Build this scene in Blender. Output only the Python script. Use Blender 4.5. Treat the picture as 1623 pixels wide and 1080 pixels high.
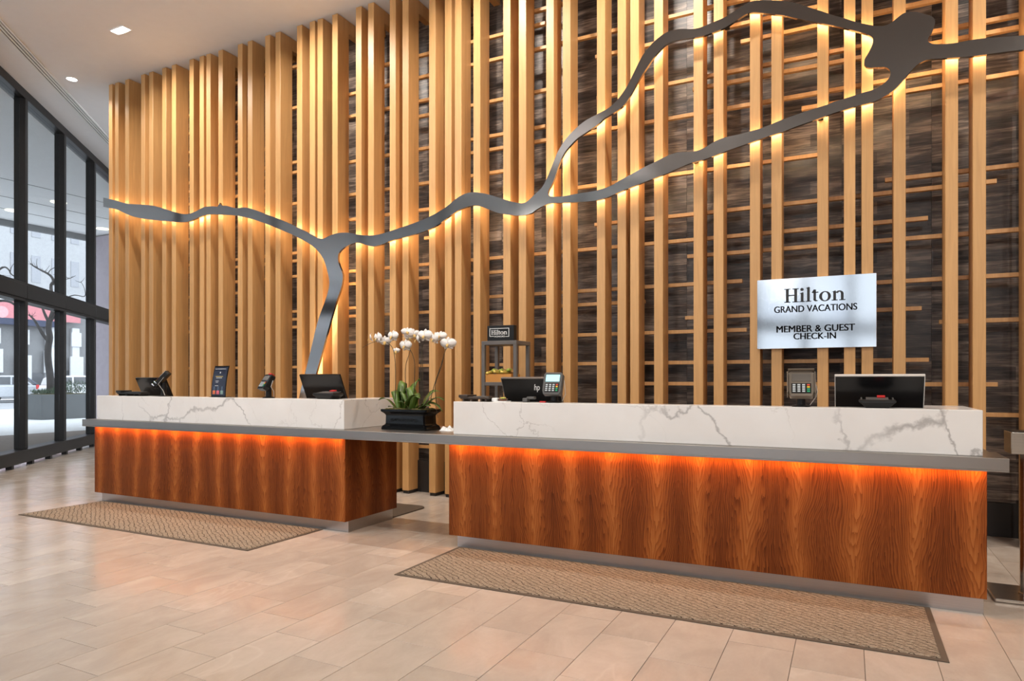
import bpy, bmesh, math, random
from mathutils import Vector, Matrix
random.seed(7)
PI = math.pi
S = bpy.context.scene
for o in list(bpy.data.objects): bpy.data.objects.remove(o)

# ---------------------------------------------------------------- camera
F = 1066.0; CX = 811.5; HY = 603.0; EYE = 1.24
YAW = math.radians(26.59); CY_, SY_ = math.cos(YAW), math.sin(YAW)
cam_d = bpy.data.cameras.new('camera'); cam = bpy.data.objects.new('camera', cam_d)
S.collection.objects.link(cam); S.camera = cam
cam.location = (0, 0, EYE); cam.rotation_euler = (PI/2, 0, YAW)
cam_d.sensor_width = 36; cam_d.lens = F/1623*36; cam_d.shift_y = 63/1623
cam_d.clip_start = 0.05; cam_d.clip_end = 500

# ---------------------------------------------------------------- colour management, sky
S.view_settings.view_transform = 'Standard'; S.view_settings.look = 'None'
S.view_settings.gamma = 1; S.view_settings.use_curve_mapping = False
S.view_settings.exposure = 0.32
W = bpy.data.worlds.new('overcast'); S.world = W; W.use_nodes = True
bg = W.node_tree.nodes['Background']
bg.inputs[0].default_value = (0.86, 0.92, 1.0, 1); bg.inputs[1].default_value = 3.2

WARM = (1.0, 0.80, 0.60); NEUT = (1.0, 0.92, 0.83)
DL_ENERGY = 34      # recessed ceiling downlights
WASH_ENERGY = 30    # wall washers in front of the slats
LED_RIBBON = 46.0   # strips behind the metal ribbon
LED_LEDGE = 66.0    # strips under the steel ledge

# ---------------------------------------------------------------- helpers
C = S.collection
def XP(px, Y):                       # column of the photograph -> X on the plane Y
    r = (px-CX)/F
    return Y*(r*CY_-SY_)/(CY_+r*SY_)
def ZP(px, py, Y):                   # row -> height on the plane Y
    X = XP(px, Y); t = Y*CY_-X*SY_
    return EYE+(HY-py)*t/F
def PT(px, py, t):                   # point at depth t
    r = (px-CX)/F
    return Vector((-SY_*t+CY_*r*t, CY_*t+SY_*r*t, EYE+(HY-py)*t/F))

class MB:
    def __init__(s): s.v = []; s.f = []
    def add(s, vs, fs):
        n = len(s.v); s.v += [tuple(v) for v in vs]; s.f += [[i+n for i in f] for f in fs]; return s
    def box(s, x0, x1, y0, y1, z0, z1, M=None):
        vs = [Vector(p) for p in ((x0,y0,z0),(x1,y0,z0),(x1,y1,z0),(x0,y1,z0),(x0,y0,z1),(x1,y0,z1),(x1,y1,z1),(x0,y1,z1))]
        if M is not None: vs = [M @ v for v in vs]
        return s.add(vs, [(0,3,2,1),(4,5,6,7),(0,1,5,4),(1,2,6,5),(2,3,7,6),(3,0,4,7)])
    def prism(s, pts, z0, z1, M=None):   # pts counter-clockwise in XY
        n = len(pts)
        vs = [Vector((x,y,z0)) for x,y in pts]+[Vector((x,y,z1)) for x,y in pts]
        if M is not None: vs = [M @ v for v in vs]
        return s.add(vs, [list(range(n))[::-1], list(range(n,2*n))]+[(i,(i+1)%n,n+(i+1)%n,n+i) for i in range(n)])
    def rings(s, rings, cap=True):       # list of closed rings of equal length
        n = len(rings[0]); vs = [p for r in rings for p in r]; fs = []
        for k in range(len(rings)-1):
            for i in range(n):
                j = (i+1) % n; fs.append((k*n+i, k*n+j, (k+1)*n+j, (k+1)*n+i))
        if cap: fs += [list(range(n))[::-1], [(len(rings)-1)*n+i for i in range(n)]]
        return s.add(vs, fs)
    def cyl(s, c, r0, r1, z0, z1, n=20, M=None):
        R = []
        for r, z in ((r0,z0),(r1,z1)):
            R.append([Vector((c[0]+r*math.cos(2*PI*i/n), c[1]+r*math.sin(2*PI*i/n), z)) for i in range(n)])
        if M is not None: R = [[M @ v for v in q] for q in R]
        return s.rings(R)
    def lathe(s, c, prof, n=24):
        return s.rings([[Vector((c[0]+r*math.cos(2*PI*i/n), c[1]+r*math.sin(2*PI*i/n), c[2]+z)) for i in range(n)] for r, z in prof])
    def tube(s, pts, rad, n=8):
        pts = [Vector(p) for p in pts]; R = []
        if not hasattr(rad, '__len__'): rad = [rad]*len(pts)
        up = Vector((0.13, 0.21, 0.97))
        for k, p in enumerate(pts):
            d = (pts[min(k+1,len(pts)-1)]-pts[max(k-1,0)]).normalized()
            a = d.cross(up)
            if a.length < 1e-3: a = d.cross(Vector((1,0,0)))
            a.normalize(); b = d.cross(a)
            R.append([p+rad[k]*(a*math.cos(2*PI*i/n)+b*math.sin(2*PI*i/n)) for i in range(n)])
        return s.rings(R)
    def build(s, name, mat, parent=None, bevel=0, seg=1, smooth=False):
        me = bpy.data.meshes.new(name); me.from_pydata(s.v, [], s.f)
        bm = bmesh.new(); bm.from_mesh(me)
        bmesh.ops.recalc_face_normals(bm, faces=bm.faces)
        if bevel: bmesh.ops.bevel(bm, geom=[e for e in bm.edges if len(e.link_faces) == 2 and e.calc_face_angle(0) > 0.5], offset=bevel, segments=seg, affect='EDGES', profile=0.5)
        bm.to_mesh(me); bm.free()
        if smooth:
            for p in me.polygons: p.use_smooth = True
        for m in (mat if isinstance(mat, (list, tuple)) else [mat]): me.materials.append(m)
        o = bpy.data.objects.new(name, me); C.objects.link(o)
        if parent is not None: o.parent = parent
        return o
def smoothed(o, deg=40):
    me = o.data
    for p in me.polygons: p.use_smooth = True
    bm = bmesh.new(); bm.from_mesh(me)
    for e in bm.edges:
        e.smooth = not (len(e.link_faces) == 2 and e.calc_face_angle(0) > math.radians(deg))
    bm.to_mesh(me); bm.free(); return o
def thing(name, label, cat, loc=(0,0,0), rz=0, group=None):
    o = bpy.data.objects.new(name, None); C.objects.link(o); o.location = loc; o.rotation_euler = (0,0,rz)
    o.empty_display_size = 0.1
    o['label'] = label; o['category'] = cat
    if group: o['group'] = group
    return o
def tag(o, label, cat, group=None):
    o['label'] = label; o['category'] = cat
    if group: o['group'] = group
    return o
def struct(o): o['kind'] = 'structure'; return o
def link_copy(src, parent=None, loc=None):
    c = src.copy(); C.objects.link(c)
    if parent is not None: c.parent = parent
    if loc is not None: c.location = loc
    return c
def copy_tree(o, parent=None):
    c = o.copy(); C.objects.link(c)
    if parent is not None: c.parent = parent
    for ch in list(o.children): copy_tree(ch, c)
    return c

# ---- materials
class N:
    def __init__(s, name):
        s.m = bpy.data.materials.new(name); s.m.use_nodes = True; s.t = s.m.node_tree
        s.b = s.t.nodes['Principled BSDF']; s.out = s.t.nodes['Material Output']
    def n(s, typ, **kw):
        x = s.t.nodes.new(typ)
        for k, v in kw.items():
            if k in x.inputs: x.inputs[k].default_value = v
            else: setattr(x, k, v)
        return x
    def l(s, a, b): s.t.links.new(a, b)
    def coord(s, kind='Object', scale=(1,1,1), rot=(0,0,0), loc=None):
        tc = s.n('ShaderNodeTexCoord'); mp = s.n('ShaderNodeMapping')
        mp.inputs['Scale'].default_value = scale; mp.inputs['Rotation'].default_value = rot
        if loc: mp.inputs['Location'].default_value = loc
        if kind == 'World':
            g = s.n('ShaderNodeNewGeometry'); s.l(g.outputs['Position'], mp.inputs[0])
        else: s.l(tc.outputs[kind], mp.inputs[0])
        return mp.outputs[0]
    def noise(s, co, scale, detail=4, rough=.5, dist=0):
        x = s.n('ShaderNodeTexNoise'); x.inputs['Scale'].default_value = scale; x.inputs['Detail'].default_value = detail
        x.inputs['Roughness'].default_value = rough; x.inputs['Distortion'].default_value = dist
        if co is not None: s.l(co, x.inputs['Vector'])
        return x
    def ramp(s, fac, stops):
        x = s.n('ShaderNodeValToRGB'); e = x.color_ramp.elements
        while len(e) < len(stops): e.new(0.5)
        for i, (p, c) in enumerate(stops):
            e[i].position = p; e[i].color = (c if hasattr(c,'__len__') else (c,c,c))[:3]+(1,) if hasattr(c,'__len__') else (c,c,c,1)
        s.l(fac, x.inputs[0]); return x.outputs[0]
    def math(s, op, a, b=None, clamp=False):
        x = s.n('ShaderNodeMath', operation=op); x.use_clamp = clamp
        for i, v in enumerate((a, b)):
            if v is None: continue
            if isinstance(v, (int, float)): x.inputs[i].default_value = v
            else: s.l(v, x.inputs[i])
        return x.outputs[0]
    def mix(s, fac, a, b, mode='MIX'):
        x = s.n('ShaderNodeMix', data_type='RGBA', blend_type=mode)
        for sock, v in ((x.inputs[0], fac), (x.inputs[6], a), (x.inputs[7], b)):
            if isinstance(v, (int, float)): sock.default_value = v
            elif isinstance(v, tuple): sock.default_value = v[:3]+(1,)
            else: s.l(v, sock)
        return x.outputs[2]
    def bump(s, h, strength=.3, dist=.01):
        x = s.n('ShaderNodeBump'); x.inputs['Strength'].default_value = strength; x.inputs['Distance'].default_value = dist
        s.l(h, x.inputs['Height']); s.l(x.outputs[0], s.b.inputs['Normal'])
def plain(name, col, rough=.5, metal=0, spec=.5, var=0.06, nscale=8, emit=None, estr=0, coat=0):
    k = N(name); co = k.coord()
    nz = k.noise(co, nscale, 3)
    a = tuple(max(0, c*(1-var)) for c in col); b = tuple(min(1, c*(1+var)) for c in col)
    k.l(k.ramp(nz.outputs[0], [(.3, a), (.7, b)]), k.b.inputs['Base Color'])
    k.b.inputs['Roughness'].default_value = rough; k.b.inputs['Metallic'].default_value = metal
    k.b.inputs['Specular IOR Level'].default_value = spec; k.b.inputs['Coat Weight'].default_value = coat
    if emit:
        k.b.inputs['Emission Color'].default_value = emit+(1,); k.b.inputs['Emission Strength'].default_value = estr
    return k.m
def emission(name, col, strength):
    k = N(name); e = k.n('ShaderNodeEmission'); e.inputs[0].default_value = col+(1,); e.inputs[1].default_value = strength
    k.l(e.outputs[0], k.out.inputs[0]); return k.m

def m_maple():
    k = N('pale maple'); co = k.coord('World', (14, 14, .7))
    r = k.n('ShaderNodeObjectInfo')
    n1 = k.noise(co, 2.2, 6, .6, 1.2); n2 = k.noise(k.coord('World', (60,60,1.5)), 2, 3)
    c = k.ramp(n1.outputs[0], [(.3, (.56,.305,.115)), (.55, (.64,.355,.138)), (.75, (.71,.41,.168))])
    c = k.mix(k.math('MULTIPLY', n2.outputs[0], .18), c, (.46,.235,.085))
    v = k.math('ADD', k.math('MULTIPLY', r.outputs['Random'], .16), .92)
    cc = k.n('ShaderNodeCombineColor'); [k.l(v, cc.inputs[i]) for i in range(3)]
    c = k.mix(1.0, c, cc.outputs[0], 'MULTIPLY')
    k.l(c, k.b.inputs['Base Color']); k.b.inputs['Roughness'].default_value = .42
    k.bump(n2.outputs[0], .05, .002); return k.m
def m_wall():
    k = N('dark striated wallcovering')
    info = k.n('ShaderNodeObjectInfo'); tc = k.n('ShaderNodeTexCoord')
    off = k.n('ShaderNodeCombineXYZ'); k.l(k.math('MULTIPLY', info.outputs['Random'], 37.0), off.inputs[0]); k.l(k.math('MULTIPLY', info.outputs['Random'], 91.0), off.inputs[2])
    ad = k.n('ShaderNodeVectorMath', operation='ADD'); k.l(tc.outputs['Object'], ad.inputs[0]); k.l(off.outputs[0], ad.inputs[1])
    mp = k.n('ShaderNodeMapping'); mp.inputs['Scale'].default_value = (1.6, 1, 11); k.l(ad.outputs[0], mp.inputs[0])
    n1 = k.noise(mp.outputs[0], 1.6, 8, .62, .6)
    mp2 = k.n('ShaderNodeMapping'); mp2.inputs['Scale'].default_value = (3, 1, 60); k.l(ad.outputs[0], mp2.inputs[0])
    n2 = k.noise(mp2.outputs[0], 1.5, 5, .6, .4)
    mp3 = k.n('ShaderNodeMapping'); mp3.inputs['Scale'].default_value = (1, 1, 1); mp3.inputs['Rotation'].default_value = (PI/2, 0, 0); k.l(ad.outputs[0], mp3.inputs[0])
    br = k.n('ShaderNodeTexBrick'); k.l(mp3.outputs[0], br.inputs['Vector'])
    br.inputs['Color1'].default_value = (.25,.25,.25,1); br.inputs['Color2'].default_value = (.95,.95,.95,1); br.inputs['Mortar'].default_value = (.5,.5,.5,1)
    br.inputs['Scale'].default_value = 1.0; br.inputs['Mortar Size'].default_value = 0; br.inputs['Brick Width'].default_value = .47; br.inputs['Row Height'].default_value = .105
    f = k.math('ADD', k.math('MULTIPLY', n1.outputs[0], .55), k.math('MULTIPLY', n2.outputs[0], .45))
    f = k.math('ADD', f, k.math('MULTIPLY', k.math('SUBTRACT', br.outputs[0], .6), .22))
    c = k.ramp(f, [(.36, (.020,.016,.015)), (.46, (.065,.050,.043)), (.54, (.135,.105,.086)), (.65, (.36,.285,.23))])
    k.l(c, k.b.inputs['Base Color']); k.b.inputs['Roughness'].default_value = .38
    k.bump(f, .25, .006); return k.m
def m_marble():
    k = N('white veined marble'); co = k.coord('World', (1, 1.0, 1.0), (0.25, .5, .2))
    n = k.noise(co, 1.6, 6, .6); w = k.n('ShaderNodeVectorMath', operation='SCALE'); k.l(n.outputs[1], w.inputs[0]); w.inputs['Scale'].default_value = .55
    ad = k.n('ShaderNodeVectorMath', operation='ADD'); k.l(co, ad.inputs[0]); k.l(w.outputs[0], ad.inputs[1])
    def vein(scale, wd, loc):
        mp = k.n('ShaderNodeMapping'); mp.inputs['Location'].default_value = loc; mp.inputs['Scale'].default_value = (1, 1, .45); k.l(ad.outputs[0], mp.inputs[0])
        v = k.n('ShaderNodeTexVoronoi', feature='DISTANCE_TO_EDGE'); v.inputs['Scale'].default_value = scale; k.l(mp.outputs[0], v.inputs['Vector'])
        return k.ramp(v.outputs['Distance'], [(0, 1.0), (wd*.35, .75), (wd, 0.0)])
    m1 = k.noise(k.coord('World', (1,1,1), loc=(3,8,1)), 1.3, 2)
    a = k.math('MULTIPLY', vein(1.35, .014, (0,0,0)), k.ramp(m1.outputs[0], [(.44, 0.0), (.60, 1.0)]))
    b = k.math('MULTIPLY', vein(2.3, .007, (5,2,7)), k.ramp(m1.outputs[0], [(.38, .75), (.6, 0.0)]))
    c1 = k.noise(co, 3.0, 4).outputs[0]
    base = k.ramp(c1, [(.3, (.80,.77,.745)), (.7, (.86,.84,.82))])
    c = k.mix(k.math('MULTIPLY', a, .72), base, (.33,.31,.30)); c = k.mix(k.math('MULTIPLY', b, .75), c, (.42,.385,.36))
    k.l(c, k.b.inputs['Base Color']); k.b.inputs['Roughness'].default_value = .16; return k.m
def m_veneer():
    k = N('book-matched walnut veneer'); co = k.coord('World')
    sx = k.n('ShaderNodeSeparateXYZ'); k.l(co, sx.inputs[0])
    h = k.math('ADD', sx.outputs[0], k.math('MULTIPLY', sx.outputs[1], 1.0))
    n0 = k.noise(k.coord('World', (1.2,1.2,1.0)), 2.0, 2)
    p = k.math('DIVIDE', k.math('ADD', h, k.math('MULTIPLY', k.math('SUBTRACT', n0.outputs[0], .5), .16)), .286)
    u = k.math('ABSOLUTE', k.math('SUBTRACT', k.math('FRACT', p), .5))            # 0 at the middle of a leaf pair, .5 at the joint
    # growth rings: arches in the middle of the pair, straight grain towards the joints
    arch = k.math('MULTIPLY', k.math('POWER', k.math('ADD', k.math('MULTIPLY', u, 2.0), .12), .55), 15.0)
    wob = k.noise(k.coord('World', (3.0,3.0,1.3)), 2.2, 4, .6)
    mir = k.n('ShaderNodeCombineXYZ'); k.l(u, mir.inputs[0]); k.l(k.math('MULTIPLY', sx.outputs[2], .34), mir.inputs[2]); k.l(k.math('MULTIPLY', k.math('FLOOR', k.math('DIVIDE', p, 2.0)), .37), mir.inputs[1])
    wm = k.noise(mir.outputs[0], 3.4, 4, .55, .5)
    v = k.math('ADD', k.math('SUBTRACT', arch, k.math('MULTIPLY', sx.outputs[2], -7.5)), k.math('ADD', k.math('MULTIPLY', wm.outputs[0], 7.0), k.math('MULTIPLY', wob.outputs[0], .9)))
    ring = k.math('FRACT', v)
    ring = k.math('MULTIPLY', ring, ring)
    fib = k.noise(k.coord('World', (95,95,2.0)), 1.6, 4, .6)
    core = k.ramp(u, [(0.0, .46), (.25, .36), (.42, .12), (.5, .0)])
    zdark = k.ramp(sx.outputs[2], [(.10, .35), (.7, .0)])
    f = k.math('ADD', k.math('MULTIPLY', ring, .26), k.math('ADD', k.math('MULTIPLY', fib.outputs[0], .34), k.math('MULTIPLY', core, k.math('ADD', .35, k.math('MULTIPLY', wm.outputs[0], .7)))))
    c = k.ramp(f, [(.12, (.44,.155,.040)), (.34, (.30,.088,.020)), (.56, (.165,.042,.010)), (.80, (.068,.017,.005))])
    k.l(c, k.b.inputs['Base Color']); k.b.inputs['Roughness'].default_value = .40; k.b.inputs['Specular IOR Level'].default_value = .12
    return k.m
def m_tile():
    k = N('beige limestone tile')
    info = k.n('ShaderNodeObjectInfo')
    co = k.coord('World')
    sx = k.n('ShaderNodeSeparateXYZ'); k.l(co, sx.inputs[0])
    # tile index from position, so that every tile (also the joined far ones) has its own tone and vein direction
    kx = k.math('FLOOR', k.math('DIVIDE', k.math('ADD', sx.outputs[0], 3.10), .2875))
    ky = k.math('FLOOR', k.math('DIVIDE', k.math('ADD', k.math('SUBTRACT', sx.outputs[1], 1.743), k.math('MULTIPLY', kx, .175)), .525))
    cell = k.n('ShaderNodeCombineXYZ'); k.l(kx, cell.inputs[0]); k.l(ky, cell.inputs[1])
    wn = k.n('ShaderNodeTexWhiteNoise', noise_dimensions='3D'); k.l(cell.outputs[0], wn.inputs['Vector'])
    off = k.n('ShaderNodeVectorMath', operation='SCALE'); k.l(wn.outputs['Color'], off.inputs[0]); off.inputs['Scale'].default_value = 40
    ad = k.n('ShaderNodeVectorMath', operation='ADD'); k.l(co, ad.inputs[0]); k.l(off.outputs[0], ad.inputs[1])
    mp = k.n('ShaderNodeMapping'); mp.inputs['Scale'].default_value = (1.0, .55, 1); mp.inputs['Rotation'].default_value = (0,0,.5); k.l(ad.outputs[0], mp.inputs[0])
    n1 = k.noise(mp.outputs[0], 4.5, 6, .6, .8); n2 = k.noise(mp.outputs[0], 60, 3, .6)
    n3 = k.noise(mp.outputs[0], 2.2, 3, .5, 1.2)
    c = k.ramp(n1.outputs[0], [(.3, (.50,.415,.345)), (.55, (.555,.47,.395)), (.75, (.60,.52,.445))])
    vein = k.ramp(k.math('ABSOLUTE', k.math('SUBTRACT', n3.outputs[0], .56)), [(0, 1.0), (.012, .5), (.03, 0.0)])
    vein = k.math('MULTIPLY', vein, k.ramp(wn.outputs['Value'], [(.70, 0.0), (.85, 1.0)]))
    c = k.mix(k.math('MULTIPLY', vein, .30), c, (.70,.62,.54))
    t = k.math('ADD', k.math('MULTIPLY', wn.outputs['Value'], .15), .925)
    t = k.math('ADD', t, k.math('MULTIPLY', k.math('SUBTRACT', n2.outputs[0], .5), .08))
    cc = k.n('ShaderNodeCombineColor'); [k.l(t, cc.inputs[i]) for i in range(3)]
    k.l(k.mix(1.0, c, cc.outputs[0], 'MULTIPLY'), k.b.inputs['Base Color'])
    k.l(k.ramp(n1.outputs[0], [(.3, .16), (.7, .26)]), k.b.inputs['Roughness'])
    k.bump(n1.outputs[0], .04, .002); return k.m
def m_mat(name, diag):
    k = N(name); co = k.coord('World')
    sx = k.n('ShaderNodeSeparateXYZ'); k.l(co, sx.inputs[0])
    nz = k.noise(co, 9, 3)
    wob = k.math('MULTIPLY', nz.outputs[0], 1.6)
    a = k.math('ADD', k.math('MULTIPLY', sx.outputs[0], 15.0), k.math('MULTIPLY', sx.outputs[1], 24.0))
    b = k.math('SUBTRACT', k.math('MULTIPLY', sx.outputs[0], 13.0), k.math('MULTIPLY', sx.outputs[1], 34.0))
    la = k.math('ABSOLUTE', k.math('SUBTRACT', k.math('FRACT', k.math('ADD', a, wob)), .5))
    lb = k.math('ABSOLUTE', k.math('SUBTRACT', k.math('FRACT', k.math('ADD', b, wob)), .5))
    g = k.math('MINIMUM', k.ramp(la, [(0, 0.0), (.09, 1.0)]), k.ramp(lb, [(0, 0.35), (.08, 1.0)]))
    fz = k.noise(co, 230, 2, .7); fz2 = k.noise(co, 70, 2, .7)
    h = k.math('MULTIPLY', g, k.math('ADD', -.15, k.math('ADD', k.math('MULTIPLY', fz.outputs[0], 1.1), k.math('MULTIPLY', fz2.outputs[0], .9))))
    c = k.ramp(h, [(.08, (.040,.029,.021)), (.42, (.135,.105,.076)), (.70, (.25,.202,.150)), (1, (.44,.37,.285))])
    k.l(c, k.b.inputs['Base Color']); k.b.inputs['Roughness'].default_value = .95; k.b.inputs['Specular IOR Level'].default_value = .1
    k.bump(h, .7, .006); return k.m
def m_brushed(name, col, rough, aniso=(1,40,200)):
    k = N(name); n = k.noise(k.coord('World', aniso), 1.5, 3)
    k.l(k.ramp(n.outputs[0], [(.3, tuple(c*.93 for c in col)), (.7, tuple(min(1,c*1.05) for c in col))]), k.b.inputs['Base Color'])
    k.b.inputs['Metallic'].default_value = 1; k.l(k.ramp(n.outputs[0], [(.3, rough*.85), (.7, rough*1.15)]), k.b.inputs['Roughness']); return k.m
def m_glass():
    k = N('window glass'); tr = k.n('ShaderNodeBsdfTransparent'); gl = k.n('ShaderNodeBsdfGlossy'); gl.inputs['Roughness'].default_value = .02
    tr.inputs[0].default_value = (.93,.96,.97,1)
    lw = k.n('ShaderNodeLayerWeight'); lw.inputs[0].default_value = .5
    mx = k.n('ShaderNodeMixShader'); k.l(k.math('ADD', k.math('MULTIPLY', k.math('POWER', lw.outputs['Facing'], 4.0), .35), .035), mx.inputs[0]); k.l(tr.outputs[0], mx.inputs[1]); k.l(gl.outputs[0], mx.inputs[2]); k.l(mx.outputs[0], k.out.inputs[0]); return k.m

MAPLE = m_maple(); WALLC = m_wall(); MARBLE = m_marble(); VENEER = m_veneer(); TILE = m_tile()
MATL = m_mat('woven mat pile', 1); MATEDGE = plain('mat rubber edge', (.105,.080,.058), .8)
STAFFMAT = plain('brown staff mat', (.10,.072,.05), .7)
STEEL = plain('satin steel ledge', (.41,.375,.345), .32, 1, var=.03, nscale=3); KICK = m_brushed('satin steel kick', (.50,.49,.49), .34)
RIBBON = plain('polished steel ribbon', (.42,.41,.405), .11, 1, var=.03, nscale=1); SIGNM = m_brushed('mirror silver sign', (.94,.945,.95), .09, (1,1,1))
STANM = m_brushed('stainless stanchion', (.66,.62,.57), .20)
CEIL = plain('ceiling paint', (.88,.885,.90), .9, var=.01); CEILD = plain('dark ceiling for ribbon reflection', (.26,.23,.21), .7)
WALLP = plain('warm wall paint', (.55,.50,.45), .85, var=.02); WALLD = plain('dark wall panelling', (.12,.085,.06), .6)
GROUT = plain('grout', (.20,.165,.14), .9); PLINTH = plain('dark plinth', (.022,.020,.020), .5)
FRAME = plain('bronze window frame', (.017,.0155,.015), .40, spec=.3); GLASS = m_glass()
BLACK = plain('black plastic', (.009,.009,.0095), .40, spec=.3); BLACKG = plain('gloss black', (.006,.006,.007), .22, spec=.35)
DGREY = plain('dark grey plastic', (.09,.088,.085), .45); GREYM = plain('grey powder coated steel', (.135,.12,.11), .45)
TAUPE = plain('taupe device plastic', (.19,.155,.12), .38); SCRG = plain('grey lcd', (.16,.145,.13), .15)
WHITE = plain('white print', (.85,.85,.84), .5, var=.01); RED = plain('red plastic', (.62,.03,.03), .4)
CHROME = m_brushed('chrome', (.8,.82,.85), .12); CERAM = plain('black glazed ceramic', (.003,.003,.0035), .07, spec=.22)
LEAFM = plain('orchid leaf', (.085,.150,.022), .32, var=.45, nscale=12); STEMM = plain('orchid stem', (.045,.035,.016), .5)
PETAL = plain('white petal', (.84,.80,.77), .6, var=.04); LIPM = plain('orchid lip', (.72,.48,.16), .5)
MOSS = plain('moss', (.085,.075,.018), .95, var=.6, nscale=60)
KEYW = plain('white keys', (.55,.60,.63), .5); KEYG = plain('green key', (.02,.35,.16), .5); KEYY = plain('yellow key', (.75,.5,.03), .5); KEYR = plain('red key', (.65,.06,.03), .5)
SCRC = emission('cyan lcd glow', (.42,.90,1.0), 1.5)
LEDW = emission('ribbon led', (1.0,.72,.43), LED_RIBBON); LEDO = emission('ledge led', (1.0,.36,.075), LED_LEDGE)
LAMP = emission('downlight lens', (1.0,.95,.88), 9.0); LAMPX = emission('canopy downlight lens', (1.0,.93,.75), 2.2)
INK = plain('black lettering', (.02,.02,.022), .5)

# ---------------------------------------------------------------- structure: floor
ZC = 5.49
TX, TY, TX0, TY0, SH = .2875, .525, -3.10, 1.743, .175
fl = MB(); fl.box(-17, 6.2, -9, 12.2, -.12, -.004); floor = struct(fl.build('floor', GROUT))
WD = Vector((-.6649, .7469)); WN = Vector((.7469, .6649)); WP = Vector((-10.3, 5.10))   # window wall: direction, inward normal, point
def inside(x, y): return (Vector((x, y))-WP).dot(WN) > -.3 and x < 6.1
tiles = []
for kx in range(-48, 33):
    x0 = TX0+kx*TX
    k0 = -22
    for ky in range(k0, 36):
        y0 = TY0-kx*SH+ky*TY
        while False: pass
        xc, yc = x0+TX/2, y0+TY/2
        if yc < -8.6 or yc > 12 or xc > 6.1 or not inside(xc, yc): continue
        t = yc*CY_-xc*SY_
        vis = False; px = py = 0
        if t > 1:
            px = CX+F*(xc*CY_+yc*SY_)/t; py = HY+F*EYE/t
            vis = -40 < px < 1663 and py < 1110 and t < 14
            # tiles hidden behind or under the two counters
            if 4.33 < yc < 4.9 and (-6.9 < xc < -3.7 or -2.6 < xc < .6): vis = False
            if yc > 4.6 and (px < 540 and px > 160 or 725 < px < 1555): vis = False
            if (3.55 < yc < 4.25) and (-6.8 < xc < -3.95 or -2.55 < xc < .35): vis = False
        tiles.append((t if vis else 1e6+abs(yc), x0, y0))
tiles.sort()
tb = MB(); g = .0014
tb.box(g, TX-g, g, TY-g, -.010, 0); first_tile = tb.build('tile', TILE, floor, bevel=.0008)
near = [q for q in tiles[:292] if q[0] < 1e5]
first_tile.location = (near[0][1], near[0][2], 0)
for _, x0, y0 in near[1:]: link_copy(first_tile, floor, (x0, y0, 0))
rest = MB()
for q in tiles[len(near):]:
    x0, y0 = q[1], q[2]; rest.box(x0+g, x0+TX-g, y0+g, y0+TY-g, -.010, 0)
ro = rest.build('tile_field', TILE, floor); ro['kind'] = 'stuff'

# ceiling: pale in the visible part, darkened out of view for the ribbon to reflect
cl = MB(); cl.box(-17, -3.6, -9, 12.2, ZC, ZC+.12); ceiling = struct(cl.build('ceiling', CEIL))
cd = MB(); cd.box(-3.6, 6.2, -9, 12.2, ZC, ZC+.12); cpd = cd.build('added_dark_ceiling', CEILD, ceiling)

# ---------------------------------------------------------------- back wall with panels, slats and battens
YW = 6.5; YS0, YS1 = 6.05, 6.248; YB0, YB1 = 6.25, 6.29
wx0, wx1 = XP(172.6, YS0)+.02, 6.0
bw = MB(); bw.box(wx0, wx1, YW+.012, YW+.15, 0, ZC-.001); wall = struct(bw.build('wall_back', PLINTH))
pw = .665; k = 0; x = .611
xs = []
while x > wx0: x -= pw
while x < 3.6: xs.append(x); x += pw
for x in xs:
    a, b = max(x, wx0)+.0008, x+pw-.0008
    p = MB(); p.box(0, b-a, 0, .012, .272, ZC-.004)
    o = p.build('wall_panel', WALLC, wall); o.location = (a, YW, 0)
pl = MB(); pl.box(wx0, 3.6, YW-.02, YW, 0, .27); pl.build('plinth', PLINTH, wall, bevel=.002)
pl = MB(); pl.box(wx0+.05, -2.4, 6.225, 6.245, 0, .35); pl.build('kick_board', PLINTH, wall)

slats_px = [(172.6,177.9),(182.3,187.8),(198.3,204.2),(223.5,229.5),(236.5,242),(257,263.1),(272.4,278.5),(300.6,306.3),(316.3,323),(327,333.5),
 (346.1,353),(377,383.9),(392.8,399.6),(420.6,427.4),(436.7,444.1),(470.9,478.3),(490.9,498.9),(503.3,511.3),(526.7,534.8),(564.3,572.6),
 (583.5,592.2),(618,626.7),(638.1,647),(680.4,689.6),(705,715.2),(721.1,730.9),(750.6,760.7),(798,808.5),(822.8,833.1),(865.9,877.4),
 (892.2,903.7),(946.5,958.5),(978.9,991.9),(999.3,1011.9),(1037,1050.6),(1099.6,1114),(1131.7,1145.9),(1189,1204.3),(1223.3,1238.5),
 (1295.9,1312.2),(1338.2,1355.2),(1366,1383.6),(1416.5,1435.4),(1498.9,1518),(1542.4,1562.4),(1625,1646),(1671,1694),(1700,1724)]
SW = .082
sb = MB(); sb.box(-SW/2, SW/2, YS0, YS1, .035, ZC-.006)
sl0 = sb.build('slat', MAPLE, wall, bevel=.0025)
bb = MB(); bb.box(-SW/2+.002, SW/2-.002, YS1+.001, YW-.001, ZC-.156, ZC-.006); bl0 = bb.build('standoff_block', MAPLE, wall, bevel=.002)
fb = MB(); fb.box(-SW/2+.006, SW/2-.006, YS0+.012, YS1-.008, 0, .035); ft0 = fb.build('slat_foot', PLINTH, wall)
for i, (a, b) in enumerate(slats_px):
    xc = (XP(a, YS0)+XP(b, YS0))/2
    if i == 0: o1, o2, o3 = sl0, bl0, ft0
    else: o1, o2, o3 = (link_copy(q, wall) for q in (sl0, bl0, ft0))
    for o in (o1, o2, o3): o.location = (xc, 0, 0)

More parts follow.
